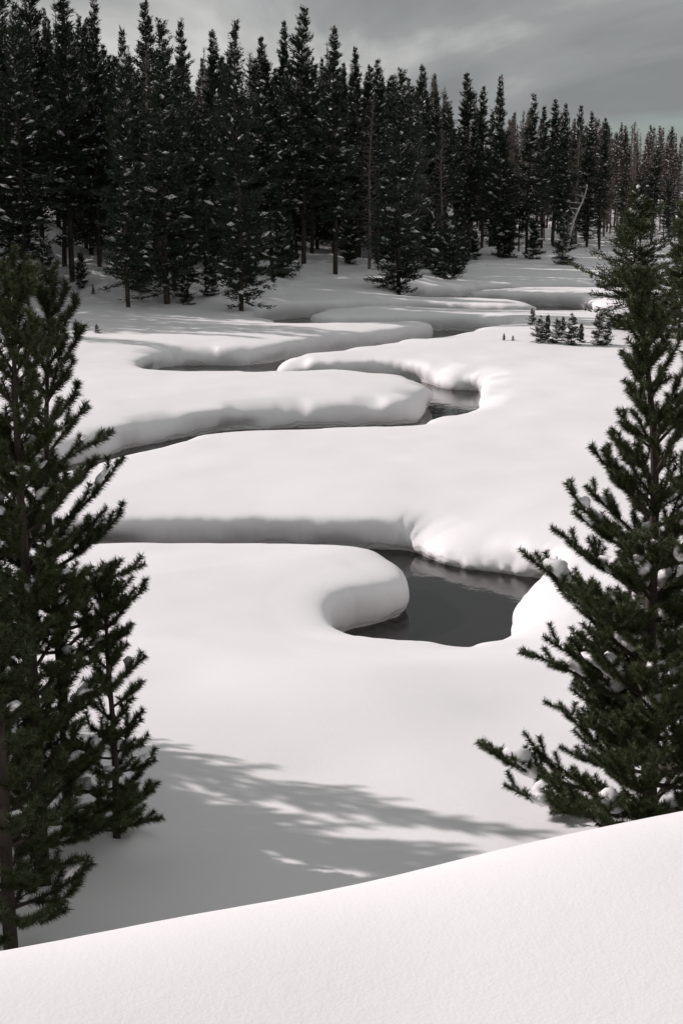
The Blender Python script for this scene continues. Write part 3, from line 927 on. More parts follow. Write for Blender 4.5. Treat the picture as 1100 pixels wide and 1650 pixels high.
BACK = [
    ('snag', 6, -1.5, 146.1, 12.6, 0.1, 525, 17), ('snag', 5, 70.3, 284.2, 14.1, 5.6, 1128, 76), ('forest', 6, -2.7, 131.5, 16.6, 5.9, 501, 14), ('forest', 5, -8.5, 95.5, 12.6, 1.7, 343, 3),
    ('rust', 1, 26.8, 216.0, 16.8, 6.2, 839, 39), ('snag', 6, 38.1, 208.6, 14.0, 0.9, 976, 26), ('forest', 6, -24.6, 150.2, 12.9, 0.7, 168, 41), ('forest', 7, -33.9, 172.8, 17.2, 5.8, 92, 57),
    ('forest', 2, -2.3, 136.7, 13.3, 3.9, 511, 15), ('forest', 5, 27.2, 249.4, 12.4, 3.5, 804, 66), ('rust', 5, 42.3, 225.4, 15.7, 4.1, 988, 37), ('rust', 7, 44.3, 241.0, 14.4, 6.1, 979, 50),
    ('snag', 9, 30.6, 236.9, 14.7, 3.2, 851, 53), ('snag', 5, 5.0, 183.6, 17.2, 0.0, 613, 30), ('snag', 5, -20.6, 166.2, 12.9, 6.1, 261, 42), ('forest', 7, 6.0, 167.1, 16.7, 6.0, 633, 20),
    ('snag', 6, 47.5, 216.6, 15.1, 6.1, 1061, 27), ('forest', 9, -2.1, 186.0, 13.6, 1.6, 523, 37), ('rust', 9, -22.2, 185.6, 8.8, 6.0, 271, 54), ('snag', 2, -1.8, 163.3, 20, 4.5, 524, 24),
    ('forest', 9, -0.6, 139.3, 14.2, 5.5, 539, 14), ('forest', 10, -4.6, 118.0, 12.8, 3.0, 458, 4), ('snag', 7, 57.6, 250.7, 13.9, 4.4, 1087, 52), ('forest', 1, -8.2, 196.0, 12.1, 5.0, 452, 47),
    ('snag', 4, 34.4, 289.3, 19.1, 4.4, 828, 97), ('snag', 9, 17.9, 200.0, 18.6, 0.8, 759, 32), ('forest', 10, -17.9, 172.1, 10.6, 2.3, 308, 43), ('rust', 8, 43.4, 188.8, 7.7, 1.5, 1086, 7),
    ('snag', 6, 52.3, 256.8, 15.8, 1.1, 1025, 60), ('snag', 6, -18.1, 183.1, 10.1, 4.3, 319, 49), ('forest', 3, -26.9, 125.2, 17.2, 0.9, 50, 27), ('forest', 5, -32.9, 161.8, 14.1, 3.2, 75, 52),
    ('forest', 1, 8.5, 208.3, 14.1, 0.2, 645, 44), ('forest', 6, -19.9, 116.9, 13.9, 3.0, 154, 18), ('forest', 2, -7.8, 110.8, 14.3, 3.5, 387, 5), ('rust', 7, 34.7, 177.7, 10.0, 4.2, 1005, 4),
    ('forest', 2, -21.9, 180.3, 8.8, 4.9, 266, 51), ('snag', 10, 26.9, 212.0, 17.0, 2.6, 845, 36), ('snag', 0, 45.3, 185.5, 9.2, 3.1, 1118, 3), ('snag', 1, 46.2, 283.6, 12.0, 5.4, 930, 87),
    ('forest', 5, -33.5, 145.1, 13.7, 0.8, 12, 43), ('forest', 4, -3.1, 195.8, 16.5, 0.4, 512, 43), ('rust', 2, 44.4, 200.1, 10.5, 3.6, 1067, 16), ('forest', 6, 31.0, 174.5, 8.5, 1.7, 963, 4),
    ('forest', 0, -34.0, 139.2, 12.0, 0.8, -18, 40), ('forest', 0, 53.6, 293.1, 16.6, 1.5, 977, 92), ('snag', 8, 33.2, 261.1, 18.0, 3.8, 846, 73), ('forest', 2, -26.7, 175.3, 13.2, 3.3, 195, 52),
    ('forest', 3, 39.2, 183.4, 12.1, 1.3, 1048, 6), ('rust', 10, 39.5, 247.0, 15.0, 5.3, 923, 58), ('rust', 10, 61.4, 258.5, 12.5, 0.4, 1104, 58), ('forest', 3, -14.5, 147.3, 11.6, 5.6, 320, 30),
    ('rust', 6, 37.4, 202.3, 13.9, 2.6, 981, 22), ('forest', 5, 2.8, 170.7, 18.3, 1.2, 587, 25), ('snag', 8, 23.5, 220.4, 15.8, 6.0, 798, 44), ('rust', 7, 52.6, 220.2, 14.5, 5.3, 1107, 28),
    ('forest', 5, 8.9, 198.5, 13.5, 0.6, 655, 36), ('forest', 8, -3.7, 159.2, 18.1, 2.9, 496, 24), ('forest', 4, -14.2, 160.7, 14.5, 0.1, 344, 34), ('snag', 1, 32.7, 219.6, 16.2, 3.3, 897, 38),
    ('snag', 1, -12.5, 196.8, 17.4, 0.0, 401, 51), ('snag', 8, -11.7, 94.2, 14.4, 2.7, 263, 6), ('rust', 10, 47.0, 208.5, 13.1, 3.7, 1075, 21), ('forest', 6, -5.4, 123.5, 14.4, 0.1, 448, 8),
    ('snag', 6, -24.8, 143.2, 13.9, 2.6, 147, 36), ('rust', 5, 59.8, 276.9, 16.7, 3.8, 1054, 75), ('forest', 0, -15.6, 105.7, 14.2, 0.1, 208, 12), ('forest', 3, -18.4, 122.5, 14.5, 0.2, 202, 18),
    ('forest', 5, -4.0, 142.0, 14.8, 3.6, 484, 18), ('forest', 9, 6.4, 137.0, 13.7, 5.9, 658, 7), ('forest', 4, -30.3, 152.0, 15.9, 3.0, 85, 46), ('forest', 5, 52.9, 280.9, 15.4, 3.5, 990, 81),
    ('forest', 1, 14.9, 178.6, 14.8, 6.0, 744, 19), ('forest', 7, -12.5, 187.1, 13.7, 0.6, 394, 46), ('forest', 10, -36.4, 154.4, 16.7, 2.5, 1, 52), ('snag', 8, 6.1, 172.6, 17.5, 4.9, 632, 23),
    ('forest', 10, -10.6, 133.3, 15.6, 4.5, 364, 19), ('snag', 2, 16.7, 196.8, 17.9, 4.8, 747, 30), ('forest', 6, -27.9, 171.3, 11.1, 4.1, 170, 51), ('snag', 10, 33.3, 199.4, 15.1, 1.6, 939, 22),
    ('rust', 2, 26.2, 180.9, 14.9, 3.7, 887, 12), ('forest', 10, 38.4, 227.3, 15.1, 2.2, 944, 41), ('snag', 2, 31.4, 245.3, 18.1, 2.0, 848, 60), ('forest', 8, 24.1, 266.9, 16.1, 3.2, 761, 83),
    ('snag', 8, 46.9, 248.6, 14.1, 0.0, 991, 56), ('snag', 3, -20.8, 113.0, 17.5, 4.1, 122, 18), ('forest', 8, 31.9, 251.5, 16.6, 5.3, 846, 65), ('rust', 9, 38.0, 253.9, 15.0, 1.3, 899, 64),
    ('snag', 0, 2.3, 120.2, 13.9, 2.7, 594, 5), ('forest', 10, -4.5, 165.6, 14.4, 1.7, 486, 28), ('forest', 10, -14.3, 95.7, 13.7, 5.7, 203, 8), ('forest', 2, 5.5, 120.6, 14.5, 2.3, 656, 3),
    ('forest', 4, -5.7, 171.0, 17.4, 0.7, 472, 32), ('rust', 5, 29.5, 190.7, 15.1, 0.6, 911, 17), ('snag', 10, 41.8, 267.7, 18.1, 4.9, 914, 75), ('rust', 1, 62.0, 283.6, 16.3, 0.3, 1061, 79),
    ('forest', 4, -3.3, 190.5, 11.6, 3.9, 510, 40), ('snag', 6, 40.8, 191.3, 13.6, 1.8, 1047, 11), ('forest', 5, -18.4, 139.3, 11.2, 3.2, 243, 29), ('snag', 0, 58.1, 238.9, 14.5, 1.9, 1117, 42),
    ('snag', 4, 9.1, 157.2, 18.3, 0.3, 684, 12), ('forest', 9, -10.5, 111.4, 10.6, 2.9, 332, 8), ('snag', 7, 58.6, 299.3, 18.1, 5.6, 1007, 95), ('forest', 10, 11.0, 173.4, 18.1, 2.5, 698, 19),
    ('rust', 0, 48.4, 230.5, 15.2, 5.7, 1040, 39), ('rust', 6, 34.2, 266.5, 18.2, 4.2, 850, 77), ('snag', 0, -21.3, 146.9, 9.1, 3.7, 212, 36), ('snag', 0, 43.3, 217.7, 15.9, 3.7, 1014, 30),
    ('rust', 3, 40.4, 213.4, 14.5, 5.5, 991, 28), ('forest', 9, -2.1, 153.0, 16.7, 1.0, 517, 20), ('snag', 6, 73.0, 296.9, 14.7, 3.8, 1124, 86), ('rust', 3, 53.8, 225.8, 14.4, 3.6, 1106, 32),
    ('forest', 2, -19.0, 128.7, 10.5, 0.5, 207, 22), ('snag', 9, 21.2, 249.9, 19.5, 4.3, 748, 69), ('forest', 5, 37.0, 190.3, 11.9, 0.3, 1004, 12), ('forest', 4, -11.3, 108.5, 12.9, 0.7, 309, 8),
    ('forest', 4, 6.2, 180.4, 17.9, 1.3, 629, 27), ('snag', 10, 64.1, 263.4, 15.7, 2.3, 1118, 61), ('forest', 2, 1.5, 144.0, 17.0, 5.3, 574, 14), ('forest', 2, -8.0, 160.7, 12.1, 4.7, 433, 28),
    ('snag', 7, 65.8, 273.9, 14.1, 2.1, 1111, 69), ('rust', 0, 22.1, 190.6, 14.4, 5.4, 820, 22), ('rust', 1, 49.8, 200.9, 13.3, 4.4, 1128, 13), ('forest', 4, 9.2, 139.6, 14.4, 4.1, 703, 5),
    ('forest', 5, 11.4, 206.0, 17.1, 6.2, 679, 41), ('forest', 1, -8.2, 186.7, 13.4, 5.3, 447, 42), ('forest', 7, 10.3, 225.1, 15.6, 1.9, 657, 56), ('forest', 0, 15.9, 221.5, 19.1, 2.6, 717, 50),
    ('snag', 3, -30.8, 147.2, 14.9, 0.3, 63, 43), ('forest', 1, 3.1, 205.9, 15.2, 5.2, 585, 46), ('forest', 1, -22.0, 128.1, 16.0, 4.6, 150, 24), ('forest', 5, -23.1, 107.0, 15.3, 1.7, 49, 16),
    ('forest', 3, 66.7, 267.6, 14.7, 4.1, 1133, 63), ('forest', 2, -6.3, 156.6, 15.6, 1.6, 456, 25), ('forest', 9, -38.0, 158.6, 17.7, 5.5, -8, 56), ('forest', 10, -5.8, 135.2, 11.9, 5.8, 449, 18),
    ('forest', 10, -8.7, 92.9, 11.6, 4.1, 332, 3), ('rust', 8, 60.3, 270.1, 14.7, 1.9, 1072, 68), ('snag', 4, 10.2, 153.3, 17.2, 1.5, 704, 9), ('forest', 0, -0.7, 133.5, 17.2, 5.4, 538, 13),
    ('forest', 9, 56.0, 285.8, 16.3, 6.3, 1008, 84), ('rust', 6, 57.2, 234.6, 14.6, 5.4, 1119, 38), ('forest', 3, 10.3, 211.7, 18.7, 2.9, 663, 46), ('snag', 6, 39.9, 198.4, 12.9, 2.5, 1019, 17),
    ('rust', 8, 18.1, 185.6, 11.2, 2.7, 777, 20), ('forest', 1, -11.7, 191.4, 12.1, 5.5, 407, 48), ('rust', 2, 26.4, 189.2, 12.7, 3.6, 874, 18), ('forest', 8, 47.6, 264.6, 16.7, 5.8, 970, 69),
    ('forest', 0, 41.8, 184.9, 8.3, 4.6, 1076, 5), ('forest', 6, -22.3, 135.0, 14.8, 2.9, 165, 28), ('snag', 1, 39.6, 274.6, 14.5, 6.1, 886, 82), ('forest', 5, 45.3, 235.0, 16.0, 2.2, 1000, 44),
    ('rust', 3, 30.9, 210.4, 15.0, 5.1, 893, 32), ('forest', 9, -3.0, 207.1, 11.7, 4.3, 516, 51), ('rust', 10, 0.8, 194.8, 15.1, 5.4, 559, 39), ('forest', 6, 20.7, 233.6, 15.5, 5.3, 757, 56),
    ('forest', 6, 5.9, 194.2, 19.3, 5.4, 620, 35), ('snag', 1, -26.3, 179.3, 14.6, 2.5, 207, 54), ('forest', 6, -17.0, 115.1, 14.6, 6.1, 208, 15), ('forest', 5, 19.9, 179.2, 14.3, 1.1, 809, 15),
    ('forest', 0, -28.0, 115.8, 17.2, 2.6, -10, 25), ('forest', 6, -12.4, 104.3, 11.7, 1.1, 275, 9), ('snag', 5, 62.0, 248.8, 14.1, 0.5, 1132, 49), ('snag', 3, 21.8, 194.7, 15.4, 5.6, 811, 25),
    ('rust', 3, 31.1, 227.4, 15.1, 6.2, 869, 45), ('forest', 3, 14.8, 215.9, 18.2, 2.6, 710, 46), ('forest', 2, -18.9, 107.2, 15.4, 3.6, 140, 16), ('forest', 3, 8.6, 175.8, 18.3, 5.5, 664, 22),
    ('snag', 0, 24.0, 201.9, 16.0, 4.5, 827, 30), ('snag', 8, 20.5, 173.3, 15.0, 4.3, 825, 11), ('forest', 8, -13.2, 113.9, 13.0, 4.5, 281, 11), ('forest', 3, -9.8, 174.7, 16.0, 4.8, 419, 37),
    ('forest', 7, 50.9, 251.2, 14.7, 2.4, 1022, 56), ('rust', 3, 48.4, 270.4, 14.4, 1.2, 968, 74), ('forest', 4, 0.2, 202.9, 18.2, 5.9, 552, 45), ('forest', 8, -1.8, 149.2, 17.1, 5.9, 522, 19),
    ('snag', 10, 25.2, 226.3, 14.0, 3.2, 809, 48), ('forest', 7, -23.9, 97.3, 17.3, 0.7, -17, 7), ('snag', 9, -10.4, 124.3, 12.9, 5.0, 356, 12), ('forest', 8, 37.4, 181.3, 8.4, 0.1, 1030, 5),
    ('forest', 6, -20.7, 191.6, 11.2, 3.1, 298, 56), ('snag', 7, 35.0, 193.6, 14.0, 5.8, 971, 16), ('snag', 2, 19.6, 168.2, 13.7, 6.1, 820, 9), ('snag', 6, 51.4, 209.6, 10.8, 0.6, 1122, 19),
    ('forest', 1, 25.2, 271.7, 18.7, 4.3, 767, 86), ('snag', 7, 20.7, 161.9, 14.2, 4.9, 847, 5), ('snag', 1, 25.6, 205.8, 14.1, 1.9, 839, 32), ('rust', 10, -11.5, 128.2, 14.7, 1.3, 341, 16),
    ('forest', 9, -28.8, 160.3, 16.5, 3.2, 130, 48), ('forest', 10, -27.4, 133.5, 13.6, 3.9, 73, 31), ('forest', 5, 4.0, 155.5, 13.9, 5.9, 610, 15), ('forest', 10, -9.5, 168.7, 17.2, 2.3, 419, 34),
    ('snag', 4, 49.6, 275.5, 16.6, 1.8, 971, 78), ('forest', 0, -17.8, 188.8, 14.3, 4.2, 329, 52), ('rust', 8, 44.9, 195.3, 13.5, 3.1, 1085, 11), ('forest', 7, -2.9, 174.0, 15.1, 0.7, 511, 31),
    ('forest', 9, -31.1, 130.2, 16.0, 1.1, -6, 33), ('forest', 3, -28.0, 128.5, 14.8, 4.5, 44, 29), ('forest', 9, 17.0, 166.0, 15.1, 2.7, 788, 10), ('forest', 8, -27.0, 145.7, 15.2, 3.4, 118, 39),
    ('forest', 9, -31.1, 167.8, 14.7, 2.2, 118, 52), ('snag', 8, -23.7, 99.7, 16.8, 1.0, 0, 9), ('forest', 5, 8.0, 146.3, 15.2, 2.0, 677, 8), ('forest', 7, 24.9, 235.7, 13.4, 5.8, 797, 56),
    ('rust', 1, 36.1, 212.6, 16.0, 4.4, 946, 30), ('forest', 5, -3.9, 125.6, 11.9, 2.1, 477, 10), ('forest', 9, -21.1, 132.1, 11.8, 5.0, 177, 25), ('snag', 4, 23.5, 170.5, 11.6, 2.0, 871, 7),
    ('snag', 2, -16.3, 143.9, 13.7, 4.6, 286, 31), ('rust', 9, 37.0, 236.5, 16.2, 5.7, 915, 50), ('rust', 4, 22.0, 199.0, 13.8, 2.0, 807, 28), ('snag', 8, 39.8, 239.9, 14.1, 4.6, 937, 51),
    ('forest', 8, 5.1, 162.9, 14.1, 5.2, 622, 18), ('rust', 0, 36.7, 218.7, 15.2, 0.4, 941, 35), ('forest', 9, -0.5, 177.6, 15.5, 2.1, 542, 31), ('forest', 2, 2.2, 165.6, 13.4, 4.8, 580, 22),
    ('snag', 4, -2.8, 180.2, 19.2, 1.6, 513, 34), ('forest', 3, -4.9, 200.6, 18.0, 1.5, 493, 47), ('forest', 7, -10.1, 121.0, 16.0, 2.8, 356, 10), ('rust', 3, 29.0, 187.7, 14.7, 6.0, 910, 15),
    ('snag', 7, 3.6, 197.2, 18.3, 6.2, 592, 39), ('forest', 9, -26.2, 112.9, 15.4, 0.4, 11, 22), ('forest', 8, 65.8, 295.7, 17.1, 1.6, 1070, 88), ('rust', 4, 6.9, 130.6, 12.4, 0.4, 673, 5),
    ('forest', 2, -8.3, 206.5, 15.2, 4.3, 455, 54), ('forest', 1, -13.2, 152.2, 13.7, 1.9, 347, 30), ('forest', 4, -24.8, 163.5, 13.2, 3.1, 196, 45), ('forest', 5, -17.3, 167.5, 14.6, 3.2, 309, 40),
    ('forest', 9, 14.6, 184.9, 13.1, 4.6, 733, 22), ('forest', 1, -7.9, 123.0, 8.6, 1.2, 401, 9), ('rust', 10, 43.1, 208.6, 12.1, 3.5, 1032, 23), ('forest', 0, -13.0, 125.9, 12.9, 1.1, 309, 15),
    ('forest', 6, -19.2, 156.2, 12.0, 3.1, 263, 37), ('forest', 6, -8.4, 150.7, 12.8, 2.5, 419, 25), ('forest', 2, -25.9, 158.3, 12.1, 4.4, 169, 44), ('forest', 9, 4.3, 158.7, 14.1, 1.1, 613, 17),
    ('forest', 3, -5.3, 110.8, 14.4, 2.8, 439, 3), ('forest', 2, -20.7, 175.5, 10.1, 4.8, 275, 47), ('forest', 2, -13.0, 140.5, 13.5, 2.0, 334, 27), ('snag', 10, 19.3, 220.7, 19.0, 5.7, 754, 47),
    ('snag', 1, 44.1, 222.3, 15.9, 5.8, 1013, 34), ('forest', 5, -15.0, 175.0, 10.4, 1.3, 350, 42), ('rust', 0, 52.5, 234.4, 14.7, 0.7, 1072, 40), ('forest', 9, -17.3, 112.3, 12.8, 3.6, 192, 15),
    ('forest', 9, 10.5, 144.7, 14.3, 4.7, 719, 6), ('rust', 1, 55.5, 261.3, 11.3, 0.7, 1046, 63), ('forest', 2, 15.9, 210.4, 13.5, 5.1, 726, 41), ('forest', 9, 4.3, 139.1, 17.1, 5.6, 622, 10),
    ('forest', 0, -25.4, 121.8, 15.0, 3.5, 65, 25), ('forest', 0, 8.4, 169.7, 14.2, 1.3, 665, 19), ('forest', 7, -5.8, 131.3, 15.4, 3.6, 447, 16), ('forest', 9, 12.8, 201.3, 16.5, 1.9, 698, 36),
    ('forest', 3, -8.7, 181.4, 15.5, 1.9, 438, 40), ('forest', 4, -13.1, 92.2, 13.5, 6.1, 220, 4), ('forest', 2, -18.1, 104.7, 16.3, 4.8, 150, 14), ('forest', 1, 46.4, 255.9, 16.7, 2.4, 974, 62),
    ('forest', 3, 3.9, 188.3, 8.6, 3.9, 598, 33), ('forest', 2, 25.8, 230.9, 12.4, 5.1, 810, 51), ('snag', 8, 24.4, 256.3, 15.7, 3.2, 772, 73), ('rust', 0, 1.8, 219.7, 20, 1.1, 569, 57),
    ('snag', 2, 56.4, 229.8, 14.8, 2.9, 1122, 35), ('rust', 7, 43.7, 212.5, 14.2, 4.4, 1029, 26), ('forest', 2, -23.3, 119.7, 15.7, 2.8, 97, 22), ('snag', 4, -7.6, 146.5, 17.2, 3.0, 429, 23),
    ('forest', 2, -6.0, 178.2, 16.7, 1.4, 471, 36), ('snag', 1, 17.4, 154.2, 12.3, 1.9, 812, 3), ('forest', 2, -24.2, 140.0, 15.8, 0.7, 148, 33), ('forest', 4, 1.6, 132.6, 17.0, 2.2, 578, 10),
    ('snag', 6, 20.9, 185.6, 14.8, 5.1, 812, 19), ('forest', 10, 11.3, 194.5, 18.7, 3.2, 685, 32), ('snag', 2, 54.1, 239.2, 13.9, 3.5, 1078, 44), ('forest', 3, -10.5, 137.3, 16.0, 1.7, 372, 23),
    ('forest', 4, 12.8, 147.7, 12.9, 1.6, 752, 4), ('forest', 5, -3.9, 212.6, 19.5, 3.9, 506, 55), ('forest', 6, 0.8, 153.7, 18.0, 0.5, 562, 18), ('snag', 4, -35.4, 165.3, 17.3, 5.3, 50, 56),
    ('snag', 5, -12.6, 172.5, 16.5, 1.0, 380, 38), ('rust', 7, 66.5, 290.2, 15.5, 0.5, 1086, 83), ('forest', 10, -20.9, 142.8, 11.8, 5.3, 210, 33), ('forest', 9, 12.9, 171.1, 16.1, 6.0, 725, 16),
    ('forest', 0, 8.5, 202.6, 19.6, 5.0, 647, 40), ('forest', 10, -0.7, 159.8, 12.6, 2.4, 539, 22), ('forest', 9, -8.4, 107.2, 12.9, 3.1, 367, 5), ('rust', 0, 24.0, 209.6, 15.7, 2.1, 817, 36),
    ('forest', 2, -26.3, 184.7, 12.7, 6.2, 218, 57), ('forest', 3, 29.9, 194.2, 14.8, 4.2, 909, 20), ('forest', 6, -26.6, 118.9, 13.4, 5.7, 31, 25), ('rust', 6, 33.6, 279.3, 19.2, 4.7, 831, 89),
    ('snag', 1, 1.1, 186.9, 20, 3.4, 563, 35), ('forest', 0, 16.5, 151.4, 12.4, 2.8, 803, 3), ('forest', 10, -11.7, 157.6, 13.3, 3.8, 376, 31), ('forest', 0, 17.7, 228.4, 15.8, 4.2, 731, 54),
    ('forest', 8, 6.3, 133.0, 15.4, 1.2, 659, 6), ('forest', 5, 2.7, 177.0, 15.9, 3.1, 585, 28), ('rust', 5, 39.3, 262.7, 14.9, 0.1, 899, 72), ('forest', 3, 26.3, 172.7, 13.9, 0.9, 904, 6),
    ('snag', 8, 61.0, 290.1, 16.6, 2.4, 1041, 86), ('snag', 4, 2.9, 151.2, 12.9, 4.9, 594, 15), ('forest', 10, -19.2, 100.0, 14.3, 5.6, 106, 10), ('snag', 4, 7.1, 216.2, 20, 2.9, 626, 51),
    ('forest', 0, -0.4, 214.8, 18.5, 1.9, 546, 55), ('snag', 8, 40.8, 290.7, 15.4, 0.9, 877, 96), ('snag', 10, 30.4, 215.4, 15.6, 0.7, 879, 36), ('rust', 7, -19.5, 135.7, 13.0, 3.2, 216, 26),
    ('snag', 8, 17.4, 157.4, 14.5, 0.9, 808, 5), ('rust', 9, 31.4, 203.2, 14.3, 5.9, 909, 26), ('forest', 5, -12.4, 204.9, 13.5, 1.8, 408, 56), ('snag', 7, 9.4, 135.6, 12.2, 5.0, 711, 4),
    ('forest', 4, -23.7, 172.1, 7.3, 3.5, 229, 48), ('rust', 8, 42.0, 231.2, 13.9, 3.1, 974, 43), ('rust', 9, 34.8, 229.3, 15.4, 0.9, 904, 44), ('snag', 9, 49.8, 204.3, 14.0, 1.5, 1119, 15),
    ('forest', 8, 4.5, 146.8, 17.1, 5.6, 620, 12), ('forest', 4, -22.3, 160.6, 9.3, 5.3, 226, 42), ('snag', 7, 28.9, 178.7, 14.0, 0.8, 926, 8), ('snag', 8, 24.5, 183.2, 14.1, 4.3, 861, 15),
    ('snag', 5, -31.7, 157.1, 14.4, 2.5, 80, 50), ('snag', 7, 43.1, 259.7, 17.7, 1.1, 938, 67), ('rust', 6, 51.2, 246.1, 16.0, 2.5, 1035, 51), ('forest', 6, -10.6, 91.3, 11.9, 0.1, 280, 3),
    ('forest', 3, 12.8, 159.9, 13.1, 0.7, 736, 10), ('rust', 8, 29.6, 198.8, 16.2, 3.8, 897, 24), ('snag', 0, 19.4, 158.6, 13.4, 1.3, 834, 4), ('forest', 5, 26.7, 285.3, 8.7, 3.7, 769, 97),
    ('rust', 1, 33.5, 189.3, 14.8, 5.1, 963, 14), ('forest', 0, -37.3, 148.3, 15.0, 0.5, -34, 48), ('forest', 3, -29.7, 119.5, 15.8, 1.4, -27, 28), ('snag', 2, 54.9, 269.8, 15.3, 3.1, 1025, 71),
    ('forest', 3, 8.6, 165.5, 17.3, 2.7, 670, 17), ('forest', 1, 5.9, 141.9, 13.1, 1.3, 646, 9), ('snag', 3, 21.4, 238.2, 13.8, 5.5, 759, 60), ('forest', 1, 34.0, 240.7, 11.0, 0.8, 880, 55),
    ('forest', 6, 9.4, 190.7, 15.0, 4.9, 664, 30), ('snag', 3, 50.7, 215.5, 13.9, 1.2, 1099, 25), ('forest', 10, -12.3, 166.8, 14.2, 5.9, 378, 35), ('forest', 7, 8.5, 142.4, 13.3, 4.2, 688, 7),
    ('rust', 3, 23.9, 262.2, 8.9, 0.4, 763, 78), ('forest', 6, -27.4, 154.5, 15.5, 4.8, 137, 45), ('forest', 8, -20.5, 93.3, 17.1, 2.7, 41, 3), ('forest', 9, 27.4, 244.2, 9.8, 5.8, 812, 61),
    ('snag', 8, -15.4, 154.7, 13.6, 4.9, 317, 33), ('forest', 2, 31.2, 270.9, 18.2, 3.5, 819, 83), ('forest', 2, 11.0, 150.4, 14.9, 2.0, 719, 7), ('rust', 4, 12.1, 197.6, 14.3, 1.0, 693, 33),
    ('rust', 2, 6.3, 127.7, 13.6, 6.1, 664, 4), ('snag', 9, 24.2, 277.6, 20, 6.1, 753, 92), ('rust', 10, 38.6, 187.1, 10.3, 0.7, 1030, 9), ('forest', 5, -15.9, 128.2, 12.4, 3.7, 262, 19),
    ('forest', 9, -6.8, 113.8, 12.9, 3.8, 412, 5), ('forest', 6, -15.0, 131.7, 14.8, 0.5, 285, 21), ('forest', 8, -7.9, 138.9, 16.3, 2.2, 417, 21), ('forest', 5, 40.0, 281.4, 15.5, 4.6, 882, 88),
    ('forest', 5, -13.4, 178.2, 15.3, 0.3, 374, 42), ('forest', 0, -17.0, 101.8, 13.3, 2.5, 163, 12), ('snag', 10, 7.2, 152.8, 17.2, 5.9, 660, 11), ('forest', 2, 19.7, 206.8, 12.4, 3.3, 772, 36),
    ('forest', 7, 20.1, 215.3, 15.9, 5.4, 767, 42), ('snag', 9, 22.2, 245.8, 20, 5.2, 761, 65), ('snag', 1, 1.3, 190.8, 19.5, 5.3, 565, 37), ('forest', 2, -31.4, 124.8, 12.8, 5.5, -34, 31),
    ('snag', 1, 31.2, 185.8, 15.2, 4.9, 941, 12), ('forest', 8, -20.2, 152.0, 12.5, 3.9, 240, 37), ('snag', 5, 5.6, 221.9, 19.4, 3.5, 608, 57), ('rust', 3, 23.3, 174.1, 15.3, 6.2, 861, 9),
    ('snag', 7, -18.3, 195.1, 15.8, 6.0, 330, 55), ('rust', 10, 13.7, 154.6, 13.4, 0.5, 756, 7), ('rust', 0, 19.3, 224.6, 19.0, 5.2, 750, 50), ('snag', 6, -11.0, 116.8, 15.4, 2.6, 331, 9),
    ('rust', 6, 32.5, 182.8, 15.3, 0.5, 964, 9), ('forest', 1, 35.0, 225.4, 14.7, 0.7, 912, 41),
]
UNDER = [
    (-15.3, 108.5, 4.9, 2.0, 222), (-25.0, 101.0, 5.3, 4.7, -23), (-11.1, 103.1, 2.1, 3.6, 300), (5.5, 155.3, 2.7, 4.5, 632),
    (0.6, 130.1, 2.5, 6.0, 560), (4.8, 112.1, 3.5, 0.7, 650), (-4.4, 109.4, 4.8, 1.7, 457), (5.0, 131.4, 2.7, 0.3, 638),
    (-16.8, 92.9, 2.5, 5.5, 132), (-14.8, 116.4, 2.9, 3.8, 254), (33.1, 173.2, 2.2, 3.0, 995), (11.9, 139.5, 3.4, 1.7, 749),
    (3.8, 133.7, 4.6, 4.4, 615), (7.8, 126.2, 5.2, 1.5, 692), (0.7, 123.7, 4.7, 2.4, 563), (0.2, 137.0, 2.3, 1.0, 553),
    (-12.5, 90.4, 2.8, 3.1, 229), (-6.8, 104.0, 3.2, 4.7, 399), (-8.3, 89.9, 2.7, 0.4, 337), (5.5, 145.7, 4.6, 5.5, 637),
    (13.4, 146.0, 3.2, 4.4, 763), (-18.6, 90.7, 3.5, 2.0, 76), (6.3, 139.0, 3.6, 2.8, 654), (-14.2, 112.2, 2.2, 4.9, 256),
    (10.6, 140.8, 4.7, 0.1, 725), (26.6, 168.7, 2.8, 4.8, 917), (-13.3, 94.8, 4.8, 0.1, 226), (14.0, 158.7, 3.5, 0.3, 754),
]
